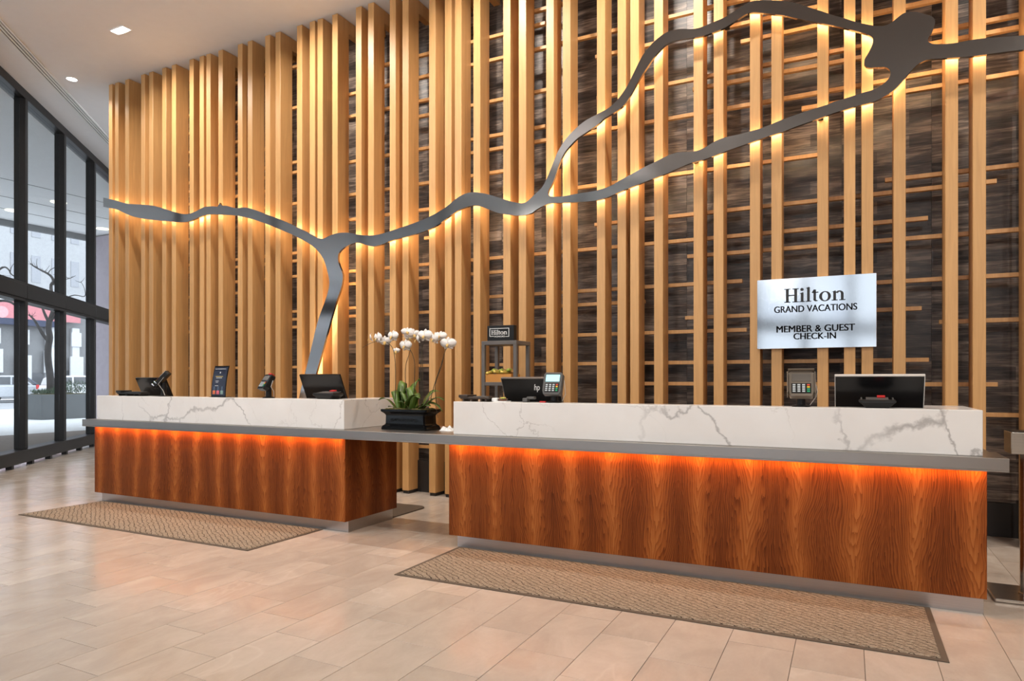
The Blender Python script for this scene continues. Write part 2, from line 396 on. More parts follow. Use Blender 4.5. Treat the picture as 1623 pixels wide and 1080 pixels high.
battens = [(5.134,340,480),(5.02,820,905),(4.87,290,390),(4.87,600,863.7),(4.622,290,390),(4.625,455,1190),(4.41,943,1312),(4.362,290,390),(4.36,545,690),
 (4.25,1173.7,1505),(4.19,290,430),(4.19,640,880),(4.003,945.5,1720),(3.947,290,480),(3.91,1097.4,1720),(3.823,290,864),(3.68,730,1505),(3.652,290,430),
 (3.567,1270.4,1720),(3.435,410,830),(3.17,290,312),(3.142,545,690),(3.152,905,1310),(2.87,1402.6,1720),(2.82,290,480),(2.821,672,690),(2.765,941.9,1580),
 (2.722,290,480),(2.53,360,1471),(2.38,290,390),(2.38,545,805),(2.38,1088.9,1720),(2.123,770,1176.5),(2.094,290,570),(2.04,1320,1720),(1.997,455,690),
 (1.987,840,1022),(1.957,730,805),(1.90,290,480),(1.815,1085.7,1461),(1.70,1488.7,1720),(1.686,545,570),(1.688,840,1183.5),(1.403,290,1472.6),
 (1.208,955,1581.7),(.975,900,1720),(.50,545,760)]
for z, a, b in battens:
    p = MB(); p.box(XP(a, YB0), XP(b, YB0), YB0, YB1, z-.0165, z+.0165); p.build('batten', MAPLE, wall, bevel=.0015)

# ---------------------------------------------------------------- metal ribbon sculpture
outer = [(163.7,313.3),(182.2,317.6),(202.6,323),(237.8,325.4),(258,330.4),(274.8,335.6),(291.5,339.6),(306.3,337),(323,328.5),(337.8,327.2),(344.5,327.8),(347.2,324),(348,321.2),(349.5,324.3),(352.5,326.2),(359,326.3),(373,330),(389.6,329),(406.3,333.7),(423,340.2),(441.5,347),(460,355),(478.5,364),(491.5,370.6),(502.6,377),(512.8,378.3),(523,373.3),(537.8,369.3),(554.4,369.3),(567.4,372),(580.4,373.3),(595.2,372.8),(611.9,368.7),(637.8,360),(663.7,351),(685.9,341),(706.3,328.9),(723,315),(737.8,307),(752,304.8),(771.5,307.6),(793.7,314.4),(810.4,319.6),(827,322.4),(836.3,318.7),(847.4,308.5),(859.4,296.5),(867.8,280.7),(875.2,262.2),(884.4,240),(897.4,219.6),(912.2,204),(927,191.7),(945.6,181.5),(965.9,170.4),(980.7,155.6),(993.7,137),(1004.8,114.8),(1017.8,88.9),(1030.7,72.2),(1040,63),(1055.2,51.9),(1073.7,46.3),(1097.8,46),(1112.6,42.6),(1131,35),(1149.6,26.9),(1168,14.8),(1183,5.6),(1194,1.5),(1214,.6),(1242,1.5),(1260.7,4.6),(1283,12),(1301.5,17.6),(1320,24),(1337.8,28.7),(1354.5,34.3),(1382.3,40.4),(1400.8,41),(1413.7,35),(1424.9,26),(1434,20.4),(1449,18.5),(1461.9,21.3),(1474.9,25),(1481.3,30.6),(1481.3,39.8),(1476.7,51.9),(1471.5,60),(1470.6,65.7),(1477,69.4),(1493.4,70),(1515.6,68),(1536,63.9),(1560,60.7),(1591.5,58.3),(1623,56),(1668,52),(1712,49),
 (1712,72),(1668,75.5),(1623,78.7),(1591.5,82.4),(1567.4,85.6),(1545,88.5),(1519.3,90.7),(1489.7,92.6),(1471,94.4),(1456.3,101),(1445.2,111),(1434,124),(1423,137),(1411.9,146.3),(1397,155.6),(1382.3,162),(1360,167.6),(1337.8,174.4),(1323,178.7),(1292,190),(1260.7,201),(1242,208.5),(1223.7,214),(1205,220.6),(1186.7,227),(1168,233.5),(1149.6,240),(1131,247.4),(1112.6,253.9),(1097.8,257.6),(1081,264),(1060.7,273.3),(1036.7,282.6),(1020,289),(999.3,297.4),(978.9,305.7),(962.2,313),(945.6,317.8),(925.2,320),(897.4,321.5),(877,322),(865.9,324.3),(851,331.7),(843.7,337.2),(832.6,341),(819.6,341.9),(803,340),(788,337.2),(773.3,331.7),(760.4,327),(749.3,326),(737.8,328.9),(723,335.4),(706.3,347.4),(685.9,361.3),(663.7,369.6),(641.5,376),(619.3,381.7),(608,386.5),(593.3,390.7),(582.2,389.3),(571,385.6),(561.9,385.2),(552.6,388.9),(543.3,393.9),(536.9,401.3),(535.6,411.5),(537.8,420.7),(541.5,430),(543.3,437.4),(542.4,448.5),(539.6,459.6),(535,472.6),(528.5,493),(521,518.9),(513.7,546.7),(504.4,580),(494,618),(485,655),
 (468,655),(477.5,615),(486.9,578),(493.3,552),(500.7,520.7),(508,496.7),(515.6,476.3),(520.2,461.5),(522,448.5),(520.2,435.6),(515.6,418.9),(510.9,407.8),(502.6,396.7),(491.5,387.4),(480.4,380.9),(471,376),(460,370.6),(437.8,361.5),(419.3,354),(397,346.7),(373,341.7),(352.6,340.6),(332.2,340),(319.3,343),(308,347.6),(298.9,351.3),(286,352.6),(271,351.3),(248.9,349.4),(228.5,347),(210,343),(197,337.8),(184,331.9),(171,329.6),(163.7,328)]
hole = [(869.6,301),(877,288),(886.3,260.4),(893.7,243.7),(904.8,229.8),(915.9,218.7),(932.6,207.6),(949.3,195.6),(958.5,187),(978.9,175),(991.9,163),(1001,148),(1012.2,127.8),(1025.2,107.4),(1037,90),(1049.6,75.9),(1058.9,68.5),(1075.6,63),(1094,60.2),(1112.6,57.4),(1131,51),(1149.6,43.5),(1168,31.5),(1183,22),(1196,19.4),(1214.4,21.3),(1240.4,24),(1264.4,29.6),(1288.5,34.3),(1308.9,38),(1323,41),(1337.8,44.4),(1360,50),(1376.7,55.2),(1383.2,61),(1382.6,70.4),(1376.7,83.3),(1370.2,94.4),(1369.7,101.9),(1376.7,107.4),(1391.5,106.5),(1404.5,107),(1411,113),(1410,122.2),(1400.8,132.4),(1386,141.7),(1367.4,147.2),(1341.5,155.6),(1323,161),(1308.9,166.7),(1279,176),(1242,189),(1221.9,197.2),(1205,203.9),(1188.5,208.5),(1171.9,213),(1149.6,217.8),(1133,224.3),(1116.3,234.4),(1103.3,239.6),(1088.5,241),(1073.7,241.9),(1058.9,246.5),(1038.5,256.7),(1021,265),(999.3,277),(980.7,287.2),(965.9,295.6),(945.6,302),(917.8,306.7),(891.9,311.3),(877,311.9),(870.5,310.4),(868.3,306.5)]
YR = 5.945
def refine(P, sharp=()):
    P = [Vector((XP(a, YR), ZP(a, b, YR))) for a, b in P]; out = []; n = len(P)
    for i in range(n):
        p0, p1, p2, p3 = P[i-1], P[i], P[(i+1) % n], P[(i+2) % n]
        L = (p2-p1).length; out.append(p1)
        if i in sharp: continue
        m = 1 if L < .04 else 3
        for j in range(1, m):
            t = j/m
            out.append(.5*((2*p1)+(p2-p0)*t+(2*p0-5*p1+4*p2-p3)*t*t+(3*p1-p0-3*p2+p3)*t**3))
    return out
n_out = len(outer)
i_r = outer.index((1712,49)); i_l = outer.index((485,655)); i_s = outer.index((347.2,324))
RO = refine(outer, {i_r-1, i_r, i_r+1, i_l-1, i_l, i_l+1, n_out-1, n_out-2, 0, i_s-1, i_s, i_s+1}); RH = refine(hole)
rib_root = thing('metal_ribbon', 'winding polished steel ribbon sculpture glowing along its edges across the slat wall', 'sculpture', (0, YR, 0))
cu = bpy.data.curves.new('ribbon', 'CURVE'); cu.dimensions = '2D'; cu.fill_mode = 'BOTH'; cu.extrude = .014
for P in (RO, RH):
    sp = cu.splines.new('POLY'); sp.points.add(len(P)-1); sp.use_cyclic_u = True
    for i, p in enumerate(P): sp.points[i].co = (p.x, p.y, 0, 1)
tmp = bpy.data.objects.new('tmp', cu); C.objects.link(tmp); bpy.context.view_layer.update()
me = bpy.data.meshes.new_from_object(tmp.evaluated_get(bpy.context.evaluated_depsgraph_get()))
bpy.data.objects.remove(tmp); me.transform(Matrix.Rotation(PI/2, 4, 'X')); me.materials.clear(); me.materials.append(RIBBON); me.name = 'metal_band'
band = bpy.data.objects.new('metal_band', me); C.objects.link(band); band.parent = rib_root; band.location = (0, .014, 0)
def strip(P, inner, mb, lo=.034, hi=.044, y=.045):
    n = len(P); area = sum(P[i].x*P[(i+1)%n].y-P[(i+1)%n].x*P[i].y for i in range(n))
    sgn = (1 if area > 0 else -1)*(-1 if inner else 1); A = []; B = []
    for i in range(n):
        d = (P[(i+1)%n]-P[i-1]).normalized(); nn = Vector((-d.y, d.x))*sgn
        A.append(P[i]+nn*lo); B.append(P[i]+nn*hi)
    for i in range(n):
        j = (i+1) % n
        if (A[i]-A[j]).length > .4: continue
        mb.add([(A[i].x,y,A[i].y),(A[j].x,y,A[j].y),(B[j].x,y,B[j].y),(B[i].x,y,B[i].y)], [(0,1,2,3)])
ls = MB(); strip(RO, False, ls); strip(RH, True, ls); ls.build('led_strip', LEDW, rib_root)
for px, py in ((200,333),(330,334),(450,360),(590,381),(730,320),(880,260),(1010,110),(1150,35),(1300,180),(1430,70),(1590,70),(1100,250),(960,305),(527,440),(508,530)):
    X, Z = XP(px, YR), ZP(px, py, YR); MB().box(X-.02, X+.02, .03, .104, Z-.02, Z+.02).build('mounting_bracket', BLACK, rib_root)

# ---------------------------------------------------------------- window wall
def wp(s, off, z=0): p = WP+WD*s+WN*off; return (p.x, p.y, z)
WM = Matrix.Translation((WP.x, WP.y, 0)) @ Matrix(((WD.x, WN.x, 0, 0), (WD.y, WN.y, 0, 0), (0, 0, 1, 0), (0, 0, 0, 1)))
s0 = (Vector((-10.774, 5.631))-WP).dot(WD); step = 1.487
SA, SB = s0-step*12, s0+step*4
win = MB()
win.box(SA, SB, -.19, 0, 5.36, ZC-.002, WM); window = struct(win.build('window_1', FRAME, bevel=.004))
for i in range(-12, 5):
    s = s0+i*step
    p = MB(); p.box(s-.045, s+.045, -.147, 0, .235, 5.36, WM); p.build('mullion', FRAME, window, bevel=.004)
for i in range(-12, 4):
    a, b = s0+i*step+.046, s0+(i+1)*step-.046
    p = MB(); p.box(a-.091+.002, b-.002, -.17, .028, 2.43, 2.625, WM); p.build('transom', FRAME, window, bevel=.004)
    p = MB(); p.box(a-.091+.002, b-.002, -.18, .010, 2.39, 2.428, WM); p.box(a-.091+.002, b-.002, -.18, .010, 2.627, 2.665, WM); p.build('transom_trim', FRAME, window, bevel=.003)
    for z0, z1 in ((.235, 2.39), (2.665, 5.36)):
        p = MB(); p.box(a, b, -.082, -.074, z0, z1, WM); p.build('pane', GLASS, window)
p = MB(); p.box(SA, SB, -.16, .06, .055, .235, WM); p.build('sill_rail', FRAME, window, bevel=.006)
feet = MB(); feet.box(-.035, .035, -.045, .03, .0, .056); f0 = None
for i in range(-14, 14):
    s = (Vector((-10.79, 5.76))-WP).dot(WD)+i*.665
    x, y, _ = wp(s, .0)
    if f0 is None: f0 = feet.build('rail_foot', FRAME, window); o = f0
    else: o = link_copy(f0, window)
    o.location = (x, y, 0); o.rotation_euler = (0, 0, math.atan2(WD.y, WD.x))

# other sides of the room, out of view
p = MB(); p.box(6.05, 6.2, -9, 6.65, 0, ZC); struct(p.build('wall_right', WALLD))
p = MB(); p.box(1.0, 6.05, -9, -8.85, 0, ZC); struct(p.build('wall_rear', WALLP))
p = MB(); p.box(-16.9, -9.2, 11.9, 12.05, 0, ZC); struct(p.build('wall_far', WALLP))

# linear air diffuser along the windows
dif = thing('linear_diffuser', 'long white slot air diffuser in the ceiling beside the windows', 'diffuser', (0,0,0))
sa, sbn = s0-step*6, (Vector((-12.35, 7.607))-WP).dot(WD)
def dbar(name, o0, o1, z0, mat): q = MB(); q.box(sa, sbn, o0, o1, z0, ZC-.001, WM); return q.build(name, mat, dif)
dbar('backing', .425, .55, ZC-.004, BLACK)
for o0 in (.42, .462, .504, .543): dbar('slot_blade', o0, o0+.024, ZC-.016, WHITE)

# ---------------------------------------------------------------- ceiling lights
def downlight(x, y, kind, label, energy=DL_ENERGY, aim=None, col=NEUT, group=None):
    t = thing('ceiling_light', label, 'light', (x, y, ZC), 0, group)
    if kind == 'slot':
        q = MB(); q.box(-.13,.13,-.065,-.055,-.006,0).box(-.13,.13,.055,.065,-.006,0).box(-.13,-.12,-.055,.055,-.006,0).box(.12,.13,-.055,.055,-.006,0); q.build('trim', CEIL, t)
        q = MB(); q.box(-.115,.115,-.042,.042,-.004,-.001); q.build('lens', LAMP, t)
    else:
        q = MB(); q.rings([[Vector((r*math.cos(2*PI*i/24), r*math.sin(2*PI*i/24), z)) for i in range(24)] for r, z in ((.085,0),(.085,-.006),(.066,-.008),(.066,0))], cap=False); q.build('trim', CEIL, t)
        q = MB(); q.cyl((0,0), .065, .065, -.005, -.001, 24); q.build('lens', LAMP, t)
    ld = bpy.data.lights.new('downlight', 'AREA'); ld.shape = 'DISK'; ld.size = .16; ld.energy = energy; ld.color = col; ld.spread = math.radians(130)
    lo = bpy.data.objects.new('downlight_source', ld); C.objects.link(lo); lo.parent = t; lo.location = (0, 0, -.02)
    if aim:
        d = Vector(aim)-Vector((x, y, ZC-.02)); lo.rotation_euler = d.to_track_quat('-Z', 'Y').to_euler()
    return t
downlight(-7.90, 5.17, 'slot', 'bright rectangular recessed ceiling light near the top of the slats', WASH_ENERGY, (-7.9, 6.1, 3.2))
downlight(-9.79, 5.70, 'round', 'small round recessed ceiling light between windows and slat wall', 16, None)
for i, x in enumerate((-5.4,-3.2,-1.5,1.7)):
    downlight(x, 5.17, 'slot', 'rectangular recessed ceiling light above the counters, out of view', WASH_ENERGY, (x, 6.1, 3.2), group='ceiling lights out of view above the counters')
for x, y in ((-6.4,1.9),(-5.2,2.3),(-1.8,1.9),(2.6,1.9),(4.6,1.9),(4.2,-.9),(1.6,-6),(4.2,-6)):
    downlight(x, y, 'round', 'round recessed lobby ceiling light, out of view', DL_ENERGY, (x, y+1.6, 1.5), group='lobby ceiling lights out of view')

# opal fill globe lamps added unseen behind the viewer to brighten the ceiling
FILL_GLOBE = emission('opal fill globe', (1.0,.95,.90), 46.0)
for x, y in ((-5.0,.8),(-3.6,-.9),(-1.2,-2.2),(1.4,-2.8),(3.6,-1.6),(2.6,-5.2)):
    t = thing('added_fill_globe', 'opal fill globe added behind the viewer to brighten the ceiling, out of view', 'lamp', (x, y, ZC), 0, 'added fill globes out of view')
    MB().cyl((0,0), .05, .05, -.02, 0, 16).build('rose', BLACK, t); MB().cyl((0,0), .004, .004, -1.45, -.02, 8).build('cord', BLACK, t)
    MB().lathe((0,0,-1.65), [(.2*math.sin(a*PI/14)+.001, -.2*math.cos(a*PI/14)) for a in range(15)], 24).build('globe', FILL_GLOBE, t, smooth=True)

# ---------------------------------------------------------------- reception counters
def counter(x0, x1, mx0, mx1, label, led0, led1):
    t = thing('reception_counter', label, 'counter', ((x0+x1)/2, 4.26, 0)); ox = (x0+x1)/2; oy = 4.26
    def q(name, mat, mb, bevel=0):
        for i, v in enumerate(mb.v): mb.v[i] = (v[0]-ox, v[1]-oy, v[2])
        return mb.build(name, mat, t, bevel)
    q('front_panel', VENEER, MB().box(x0, x1, 4.255, 4.275, .092, .7765), .0015)
    q('side_panel', VENEER, MB().box(x0, x0+.02, 4.276, 4.95, .092, .7765), .0015)
    q('side_panel', VENEER, MB().box(x1-.02, x1, 4.276, 4.95, .092, .7765), .0015)
    q('carcass', PLINTH, MB().box(x0+.021, x1-.021, 4.276, 4.93, .095, .766))
    q('kick_plate', KICK, MB().box(x0+.045, x1-.008, 4.305, 4.31, 0, .0915).box(x0+.045, x0+.05, 4.311, 4.90, 0, .0915).box(x1-.013, x1-.008, 4.311, 4.90, 0, .0915), 0)
    r = .235
    pts = [(mx0,4.27),(mx1,4.27),(mx1,4.95),(mx1-r,4.95),(mx1-r,4.455),(mx0+r,4.455),(mx0+r,4.95),(mx0,4.95)]
    q('marble_surround', MARBLE, MB().prism(pts, .8395, 1.082), .003)
    q('led_strip', LEDO, MB().box(led0, led1, 4.213, 4.224, .7745, .7765))
    return t
LX0, LX1 = XP(150, 4.255), XP(547, 4.255)
RX0, RX1 = XP(711.5, 4.255), XP(1564.5, 4.255)
cl_ = counter(LX0, LX1, XP(153.2, 4.27), XP(545.3, 4.27), 'walnut and white marble reception counter nearest the windows', LX0+.02, LX1-.02)
cr_ = counter(RX0, RX1, XP(718.5, 4.27), XP(1558, 4.27), 'longer walnut and white marble reception counter on the right, under the check-in sign', RX0+.01, RX1-.01)
ex0, ex1 = XP(130, 4.2), XP(1600.5, 4.2)
led = MB(); led.prism([(ex0,4.2),(ex1,4.2),(ex1,4.555),(ex1-.03,4.555),(ex1-.03,4.98),(ex0+.05,4.98),(ex0+.05,4.555),(ex0,4.555)], .777, .839).box(ex0, ex1, 4.2, 4.208, .768, .7769)
tag(led.build('counter_ledge', STEEL, bevel=.002), 'long satin steel ledge bridging both reception counters', 'ledge')
ZL = .839; ZM = 1.082

# ---------------------------------------------------------------- floor mats
def floor_mat(x0, x1, y0, y1, label):
    t = thing('floor_mat', label, 'mat', (x0, y0, 0)); w, d = x1-x0, y1-y0; e = .028
    MB().box(e, w-e, e, d-e, .0005, .009).build('pile', MATL, t, bevel=.003)
    MB().prism([(0,0),(w,0),(w-e,e),(e,e)], .0005, .005).prism([(w,0),(w,d),(w-e,d-e),(w-e,e)], .0005, .005).prism([(w,d),(0,d),(e,d-e),(w-e,d-e)], .0005, .005).prism([(0,d),(0,0),(e,e),(e,d-e)], .0005, .005).build('edging', MATEDGE, t)
    return t
floor_mat(-6.83, -3.895, 3.50, 4.285, 'brown woven floor mat in front of the counter nearest the windows')
floor_mat(-2.585, .395, 3.49, 4.285, 'brown woven floor mat in front of the longer right counter')
pts = [(-6.8,4.92),(-3.665,4.92)]+[(-3.765+.1*math.cos(a), 5.40+.1*math.sin(a)) for a in (0,.4,.8,1.2,PI/2)]+[(-6.8,5.50)]
tag(MB().prism(pts, .0005, .012).build('staff_mat', STAFFMAT, bevel=.004), 'dark brown anti-fatigue mat with rounded corner behind the left counter', 'mat')

# ---------------------------------------------------------------- lettering
def text_mesh(txt, bold=0, shear=0, space=1.0):
    cu = bpy.data.curves.new('t', 'FONT'); cu.body = txt; cu.extrude = 0; cu.offset = bold; cu.shear = shear; cu.space_character = space
    o = bpy.data.objects.new('t', cu); C.objects.link(o); bpy.context.view_layer.update()
    me = bpy.data.meshes.new_from_object(o.evaluated_get(bpy.context.evaluated_depsgraph_get())); bpy.data.objects.remove(o)
    return [v.co.copy() for v in me.vertices], [list(p.vertices) for p in me.polygons]
def fit(vf, x0, x1, z0, z1, y, thick=.002):
    vs, fs = vf; ax = min(v.x for v in vs); bx = max(v.x for v in vs); ay = min(v.y for v in vs); by = max(v.y for v in vs)
    mb = MB(); P = [((v.x-ax)/(bx-ax)*(x1-x0)+x0, y, (v.y-ay)/(by-ay)*(z1-z0)+z0) for v in vs]
    mb.add(P, fs); n = len(P)
    # side walls give the letters a real thickness
    from collections import Counter
    cnt = Counter(tuple(sorted((f[i], f[(i+1)%len(f)]))) for f in fs for i in range(len(f)))
    Q = [(p[0], p[1]+thick, p[2]) for p in P]; mb.v += Q
    for (a, b), c in cnt.items():
        if c == 1: mb.f.append([a, b, b+n, a+n])
    return mb
def serif(word):
    vs = []; fs = []
    def poly(P, ox):
        n = len(vs); vs.extend(Vector((x+ox, y, 0)) for x, y in P); fs.append([n+i for i in range(len(P))])
    def rect(x0, x1, y0, y1, ox): poly([(x0,y0),(x1,y0),(x1,y1),(x0,y1)], ox)
    def ring(cx, cy, R, r, a0, a1, ox, n=20):
        for i in range(n):
            A, B = a0+(a1-a0)*i/n, a0+(a1-a0)*(i+1)/n
            poly([(cx+r[0]*math.cos(A), cy+r[1]*math.sin(A)), (cx+R[0]*math.cos(A), cy+R[1]*math.sin(A)), (cx+R[0]*math.cos(B), cy+R[1]*math.sin(B)), (cx+r[0]*math.cos(B), cy+r[1]*math.sin(B))], ox)
    x = 0
    for ch in word:
        if ch == 'H':
            for a in (.0, .50): rect(a+.10, a+.27, 0, 1, x); rect(a, a+.37, 0, .055, x); rect(a, a+.37, .945, 1, x)
            rect(.25, .62, .47, .55, x); x += .90
        elif ch == 'i':
            rect(.09, .25, 0, .66, x); rect(0, .34, 0, .055, x); poly([(0,.60),(.10,.60),(.25,.70),(.20,.70)], x); ring(.16, .90, (.105,.105), (0,0), 0, 2*PI, x, 16); x += .37
        elif ch == 'l':
            rect(.09, .25, 0, 1.02, x); rect(0, .34, 0, .055, x); poly([(0,.97),(.10,.95),(.25,1.06),(.18,1.06)], x); x += .37
        elif ch == 't':
            rect(.09, .24, .10, .84, x); rect(0, .38, .61, .68, x); ring(.25, .14, (.16,.14), (.01,.055), PI, 1.75*PI, x, 10); poly([(0,.66),(.09,.66),(.16,.86),(.10,.84)], x); x += .42
        elif ch == 'o':
            ring(.34, .335, (.34,.36), (.17,.30), 0, 2*PI, x, 32); x += .72
        elif ch == 'n':
            rect(.09, .25, 0, .66, x); rect(0, .34, 0, .055, x); poly([(0,.60),(.10,.60),(.25,.70),(.20,.70)], x)
            ring(.44, .44, (.24,.25), (.08,.165), 0, PI*.86, x, 16); rect(.52, .68, 0, .44, x); rect(.43, .78, 0, .055, x); x += .80
    return vs, fs

# big check-in sign on the slats
YG = 6.018
sx0, sx1 = XP(1200, YG), XP(1389.3, YG); sz1 = (ZP(1200,444.6,YG)+ZP(1389.3,432.7,YG))/2; sz0 = (ZP(1200,553.3,YG)+ZP(1389.3,550,YG))/2
sg = thing('wall_sign', 'square mirror-silver check-in sign with black lettering fixed to the slats', 'sign', ((sx0+sx1)/2, YG, sz0))
ox, oz = (sx0+sx1)/2, sz0
MB().box(sx0-ox, sx1-ox, 0, .028, 0, sz1-sz0).build('sign_panel', SIGNM, sg, bevel=.0015)
def sign_text(vf, a, b, yt, yb, name='lettering'):
    xm = (a+b)/2; x0, x1 = XP(a, YG)-ox, XP(b, YG)-ox; z0, z1 = ZP(xm, yb, YG)-oz, ZP(xm, yt, YG)-oz
    return fit(vf, x0, x1, z0, z1, -.003, .0028).build(name, INK, sg)
sign_text(serif('Hilton'), 1243, 1340, 454.5, 478.5)
for dx in (0, .4, .8): sign_text(text_mesh('GRAND VACATIONS'), 1227+dx, 1358+dx, 483.3, 493.8)
for dx in (0, .5, 1.0): sign_text(text_mesh('MEMBER & GUEST'), 1230.5+dx, 1354.3+dx, 515.2, 525.8)
for dx in (0, .5, 1.0): sign_text(text_mesh('CHECK-IN'), 1257.5+dx, 1324.3+dx, 527.6, 537.6)

# ---------------------------------------------------------------- shelf rack behind the counter, box sign and snacks
RX, RY0, RY1 = XP(763, 5.5), 5.5, 5.8; RXR = XP(818.5, 5.5); ZT = 1.605
rk = thing('shelf_rack', 'tall open grey metal shelf rack standing behind the right counter', 'shelf', ((RX+RXR)/2, 5.65, 0))
w2 = (RXR-RX)/2
MB().box(-w2, w2, -.15, .15, ZT-.036, ZT).build('top_panel', GREYM, rk, bevel=.002)
for x in (-w2, w2-.034):
    for y in (-.15, .116): MB().box(x, x+.034, y, y+.034, 0, ZT-.0365).build('leg', GREYM, rk, bevel=.0015)
for z in (1.19, .75, .25): MB().box(-w2+.035, w2-.035, -.148, .148, z, z+.032).build('shelf', GREYM, rk, bevel=.0015)
bx0, bx1 = XP(772.3, 5.54), XP(814.5, 5.54)
bsn = thing('box_sign', 'small black box sign with white lettering on top of the grey rack', 'sign', ((bx0+bx1)/2, 5.54, ZT))
bz = ZP(793, 516, 5.54)-ZT; bw = (bx1-bx0)/2
MB().box(-bw, bw, 0, .06, .001, bz).build('sign_box', BLACK, bsn, bevel=.002)
cxs = (bx0+bx1)/2
def bs_rect(a, b, t, c, mb):
    x0, x1 = XP(a, 5.54)-cxs, XP(b, 5.54)-cxs; z1, z0 = ZP((a+b)/2, t, 5.54)-ZT, ZP((a+b)/2, c, 5.54)-ZT; mb.box(x0, x1, -.002, 0, z0, z1)
fr = MB(); bs_rect(776, 807, 520.4, 521.3, fr); bs_rect(776, 776.9, 520.4, 534, fr); bs_rect(806.1, 807, 520.4, 534, fr); bs_rect(776, 782.5, 533.1, 534, fr); bs_rect(800.8, 807, 533.1, 534, fr)
fr.build('sign_border', WHITE, bsn)
def bs_text(vf, a, b, t, c): 
    fit(vf, XP(a,5.54)-cxs, XP(b,5.54)-cxs, ZP((a+b)/2,c,5.54)-ZT, ZP((a+b)/2,t,5.54)-ZT, -.003, .0028).build('lettering', WHITE, bsn)
bs_text(serif('Hilton'), 778.7, 804, 523, 530.8); bs_text(text_mesh('HONORS', .01), 783.5, 800, 532.3, 534.8)
BOXO = plain('orange snack box', (.62,.27,.055), .6); 
zs = 1.222; sk = thing('snack_box', 'open orange cardboard box of snack packets on the rack shelf', 'box', ((RX+RXR)/2-.01, 5.60, zs))
MB().box(-.135,.135,-.09,-.084,.001,.075).box(-.135,.135,.084,.09,.001,.075).box(-.135,-.129,-.083,.083,.001,.075).box(.129,.135,-.083,.083,.001,.075).box(-.128,.128,-.083,.083,.001,.006).build('carton', BOXO, sk)
PACK = [plain('yellow packet', (.75,.55,.12), .4), plain('lime packet', (.45,.55,.10), .4), plain('tan packet', (.62,.36,.12), .5)]
for i in range(9):
    M = Matrix.Translation((-.105+.026*i, -.01+.03*((i*7)%3-1), .089+.010*((i*5)%3))) @ Matrix.Rotation(.25*((i*3)%5-2), 4, 'Y') @ Matrix.Rotation(.3*((i*2)%3-1), 4, 'Z')
    q = MB(); q.rings([[M @ Vector((a*.018*s, b*.055, c*.012*s)) for a, c in ((-1,0),(-.7,.8),(0,1),(.7,.8),(1,0),(.7,-.8),(0,-1),(-.7,-.8))] for b, s in ((-1,1.25),(-.9,.9),(-.3,1.5),(.3,1.5),(.9,.9),(1,1.25))])
    o = q.build('snack_packet', PACK[i % 3], None, smooth=True); o.location = sk.location
    tag(o, 'small foil snack packet heaped in the orange box on the rack', 'packet', 'snack packets in the orange box')

# ---------------------------------------------------------------- monitors
def monitor(x, label, y=4.56, ztop=1.262, w=.46, rim=None, logo=False, rz=0, tilt=24):
    t = thing('monitor', label, 'monitor', (x, y+.06, ZL), rz)
    h = .27; T = Matrix.Translation((0, -.06, ztop-ZL-.12)) @ Matrix.Rotation(math.radians(tilt), 4, 'X')
    # housing: seen from behind, the screen side faces +Y
    q = MB(); q.box(-w/2, w/2, -.008, .012, -h/2, h/2, T); q.build('housing', BLACKG if not logo else BLACK, t, bevel=.003)
    q = MB(); q.box(-w/2+.008, w/2-.008, .0121, .0135, -h/2+.012, h/2-.008, T); q.build('screen', SCRG, t)
    if rim:
        q = MB(); q.box(-w/2-.004, w/2+.004, -.010, .014, h/2, h/2+.006, T).box(-w/2-.004, -w/2, -.010, .014, -h/2, h/2, T).box(w/2, w/2+.004, -.010, .014, -h/2, h/2, T); q.build('rim', rim, t)
    p0 = T @ Vector((0,-.004,-.06))
    q = MB(); q.box(-.03, .03, p0.y-.002, p0.y+.02, .012, p0.z); q.build('stand', BLACK, t, bevel=.003)
    q = MB(); q.box(-.11, .11, -.06, .11, .001, .012); q.build('base', BLACK, t, bevel=.004)
    if logo:
        vf = text_mesh('hp', .012, .35); mb = fit(vf, .025, .075, -.002, .062, 0, .001)
        M2 = T @ Matrix.Translation((0, -.0095, .03)); mb.v = [tuple(M2 @ Vector(v)) for v in mb.v]; mb.build('logo', WHITE, t)
    return t
BEZ = plain('pale bezel', (.62,.60,.57), .4)
monitor((XP(213.4,4.5)+XP(262,4.5))/2, 'black back-tilted monitor at the window end of the left counter', ztop=1.262)
monitor((XP(476.6,4.5)+XP(539.5,4.5))/2-.015, 'black back-tilted monitor below the foot of the metal ribbon', ztop=1.288)
monitor(XP(794,4.5)+.235, 'black monitor with a white logo on its back beside the grey rack', ztop=1.25, logo=True, rim=GREYM)
monitor((XP(1322.5,4.5)+XP(1467,4.5))/2, 'black monitor with pale rim below the check-in sign', ztop=1.262, rim=BEZ)

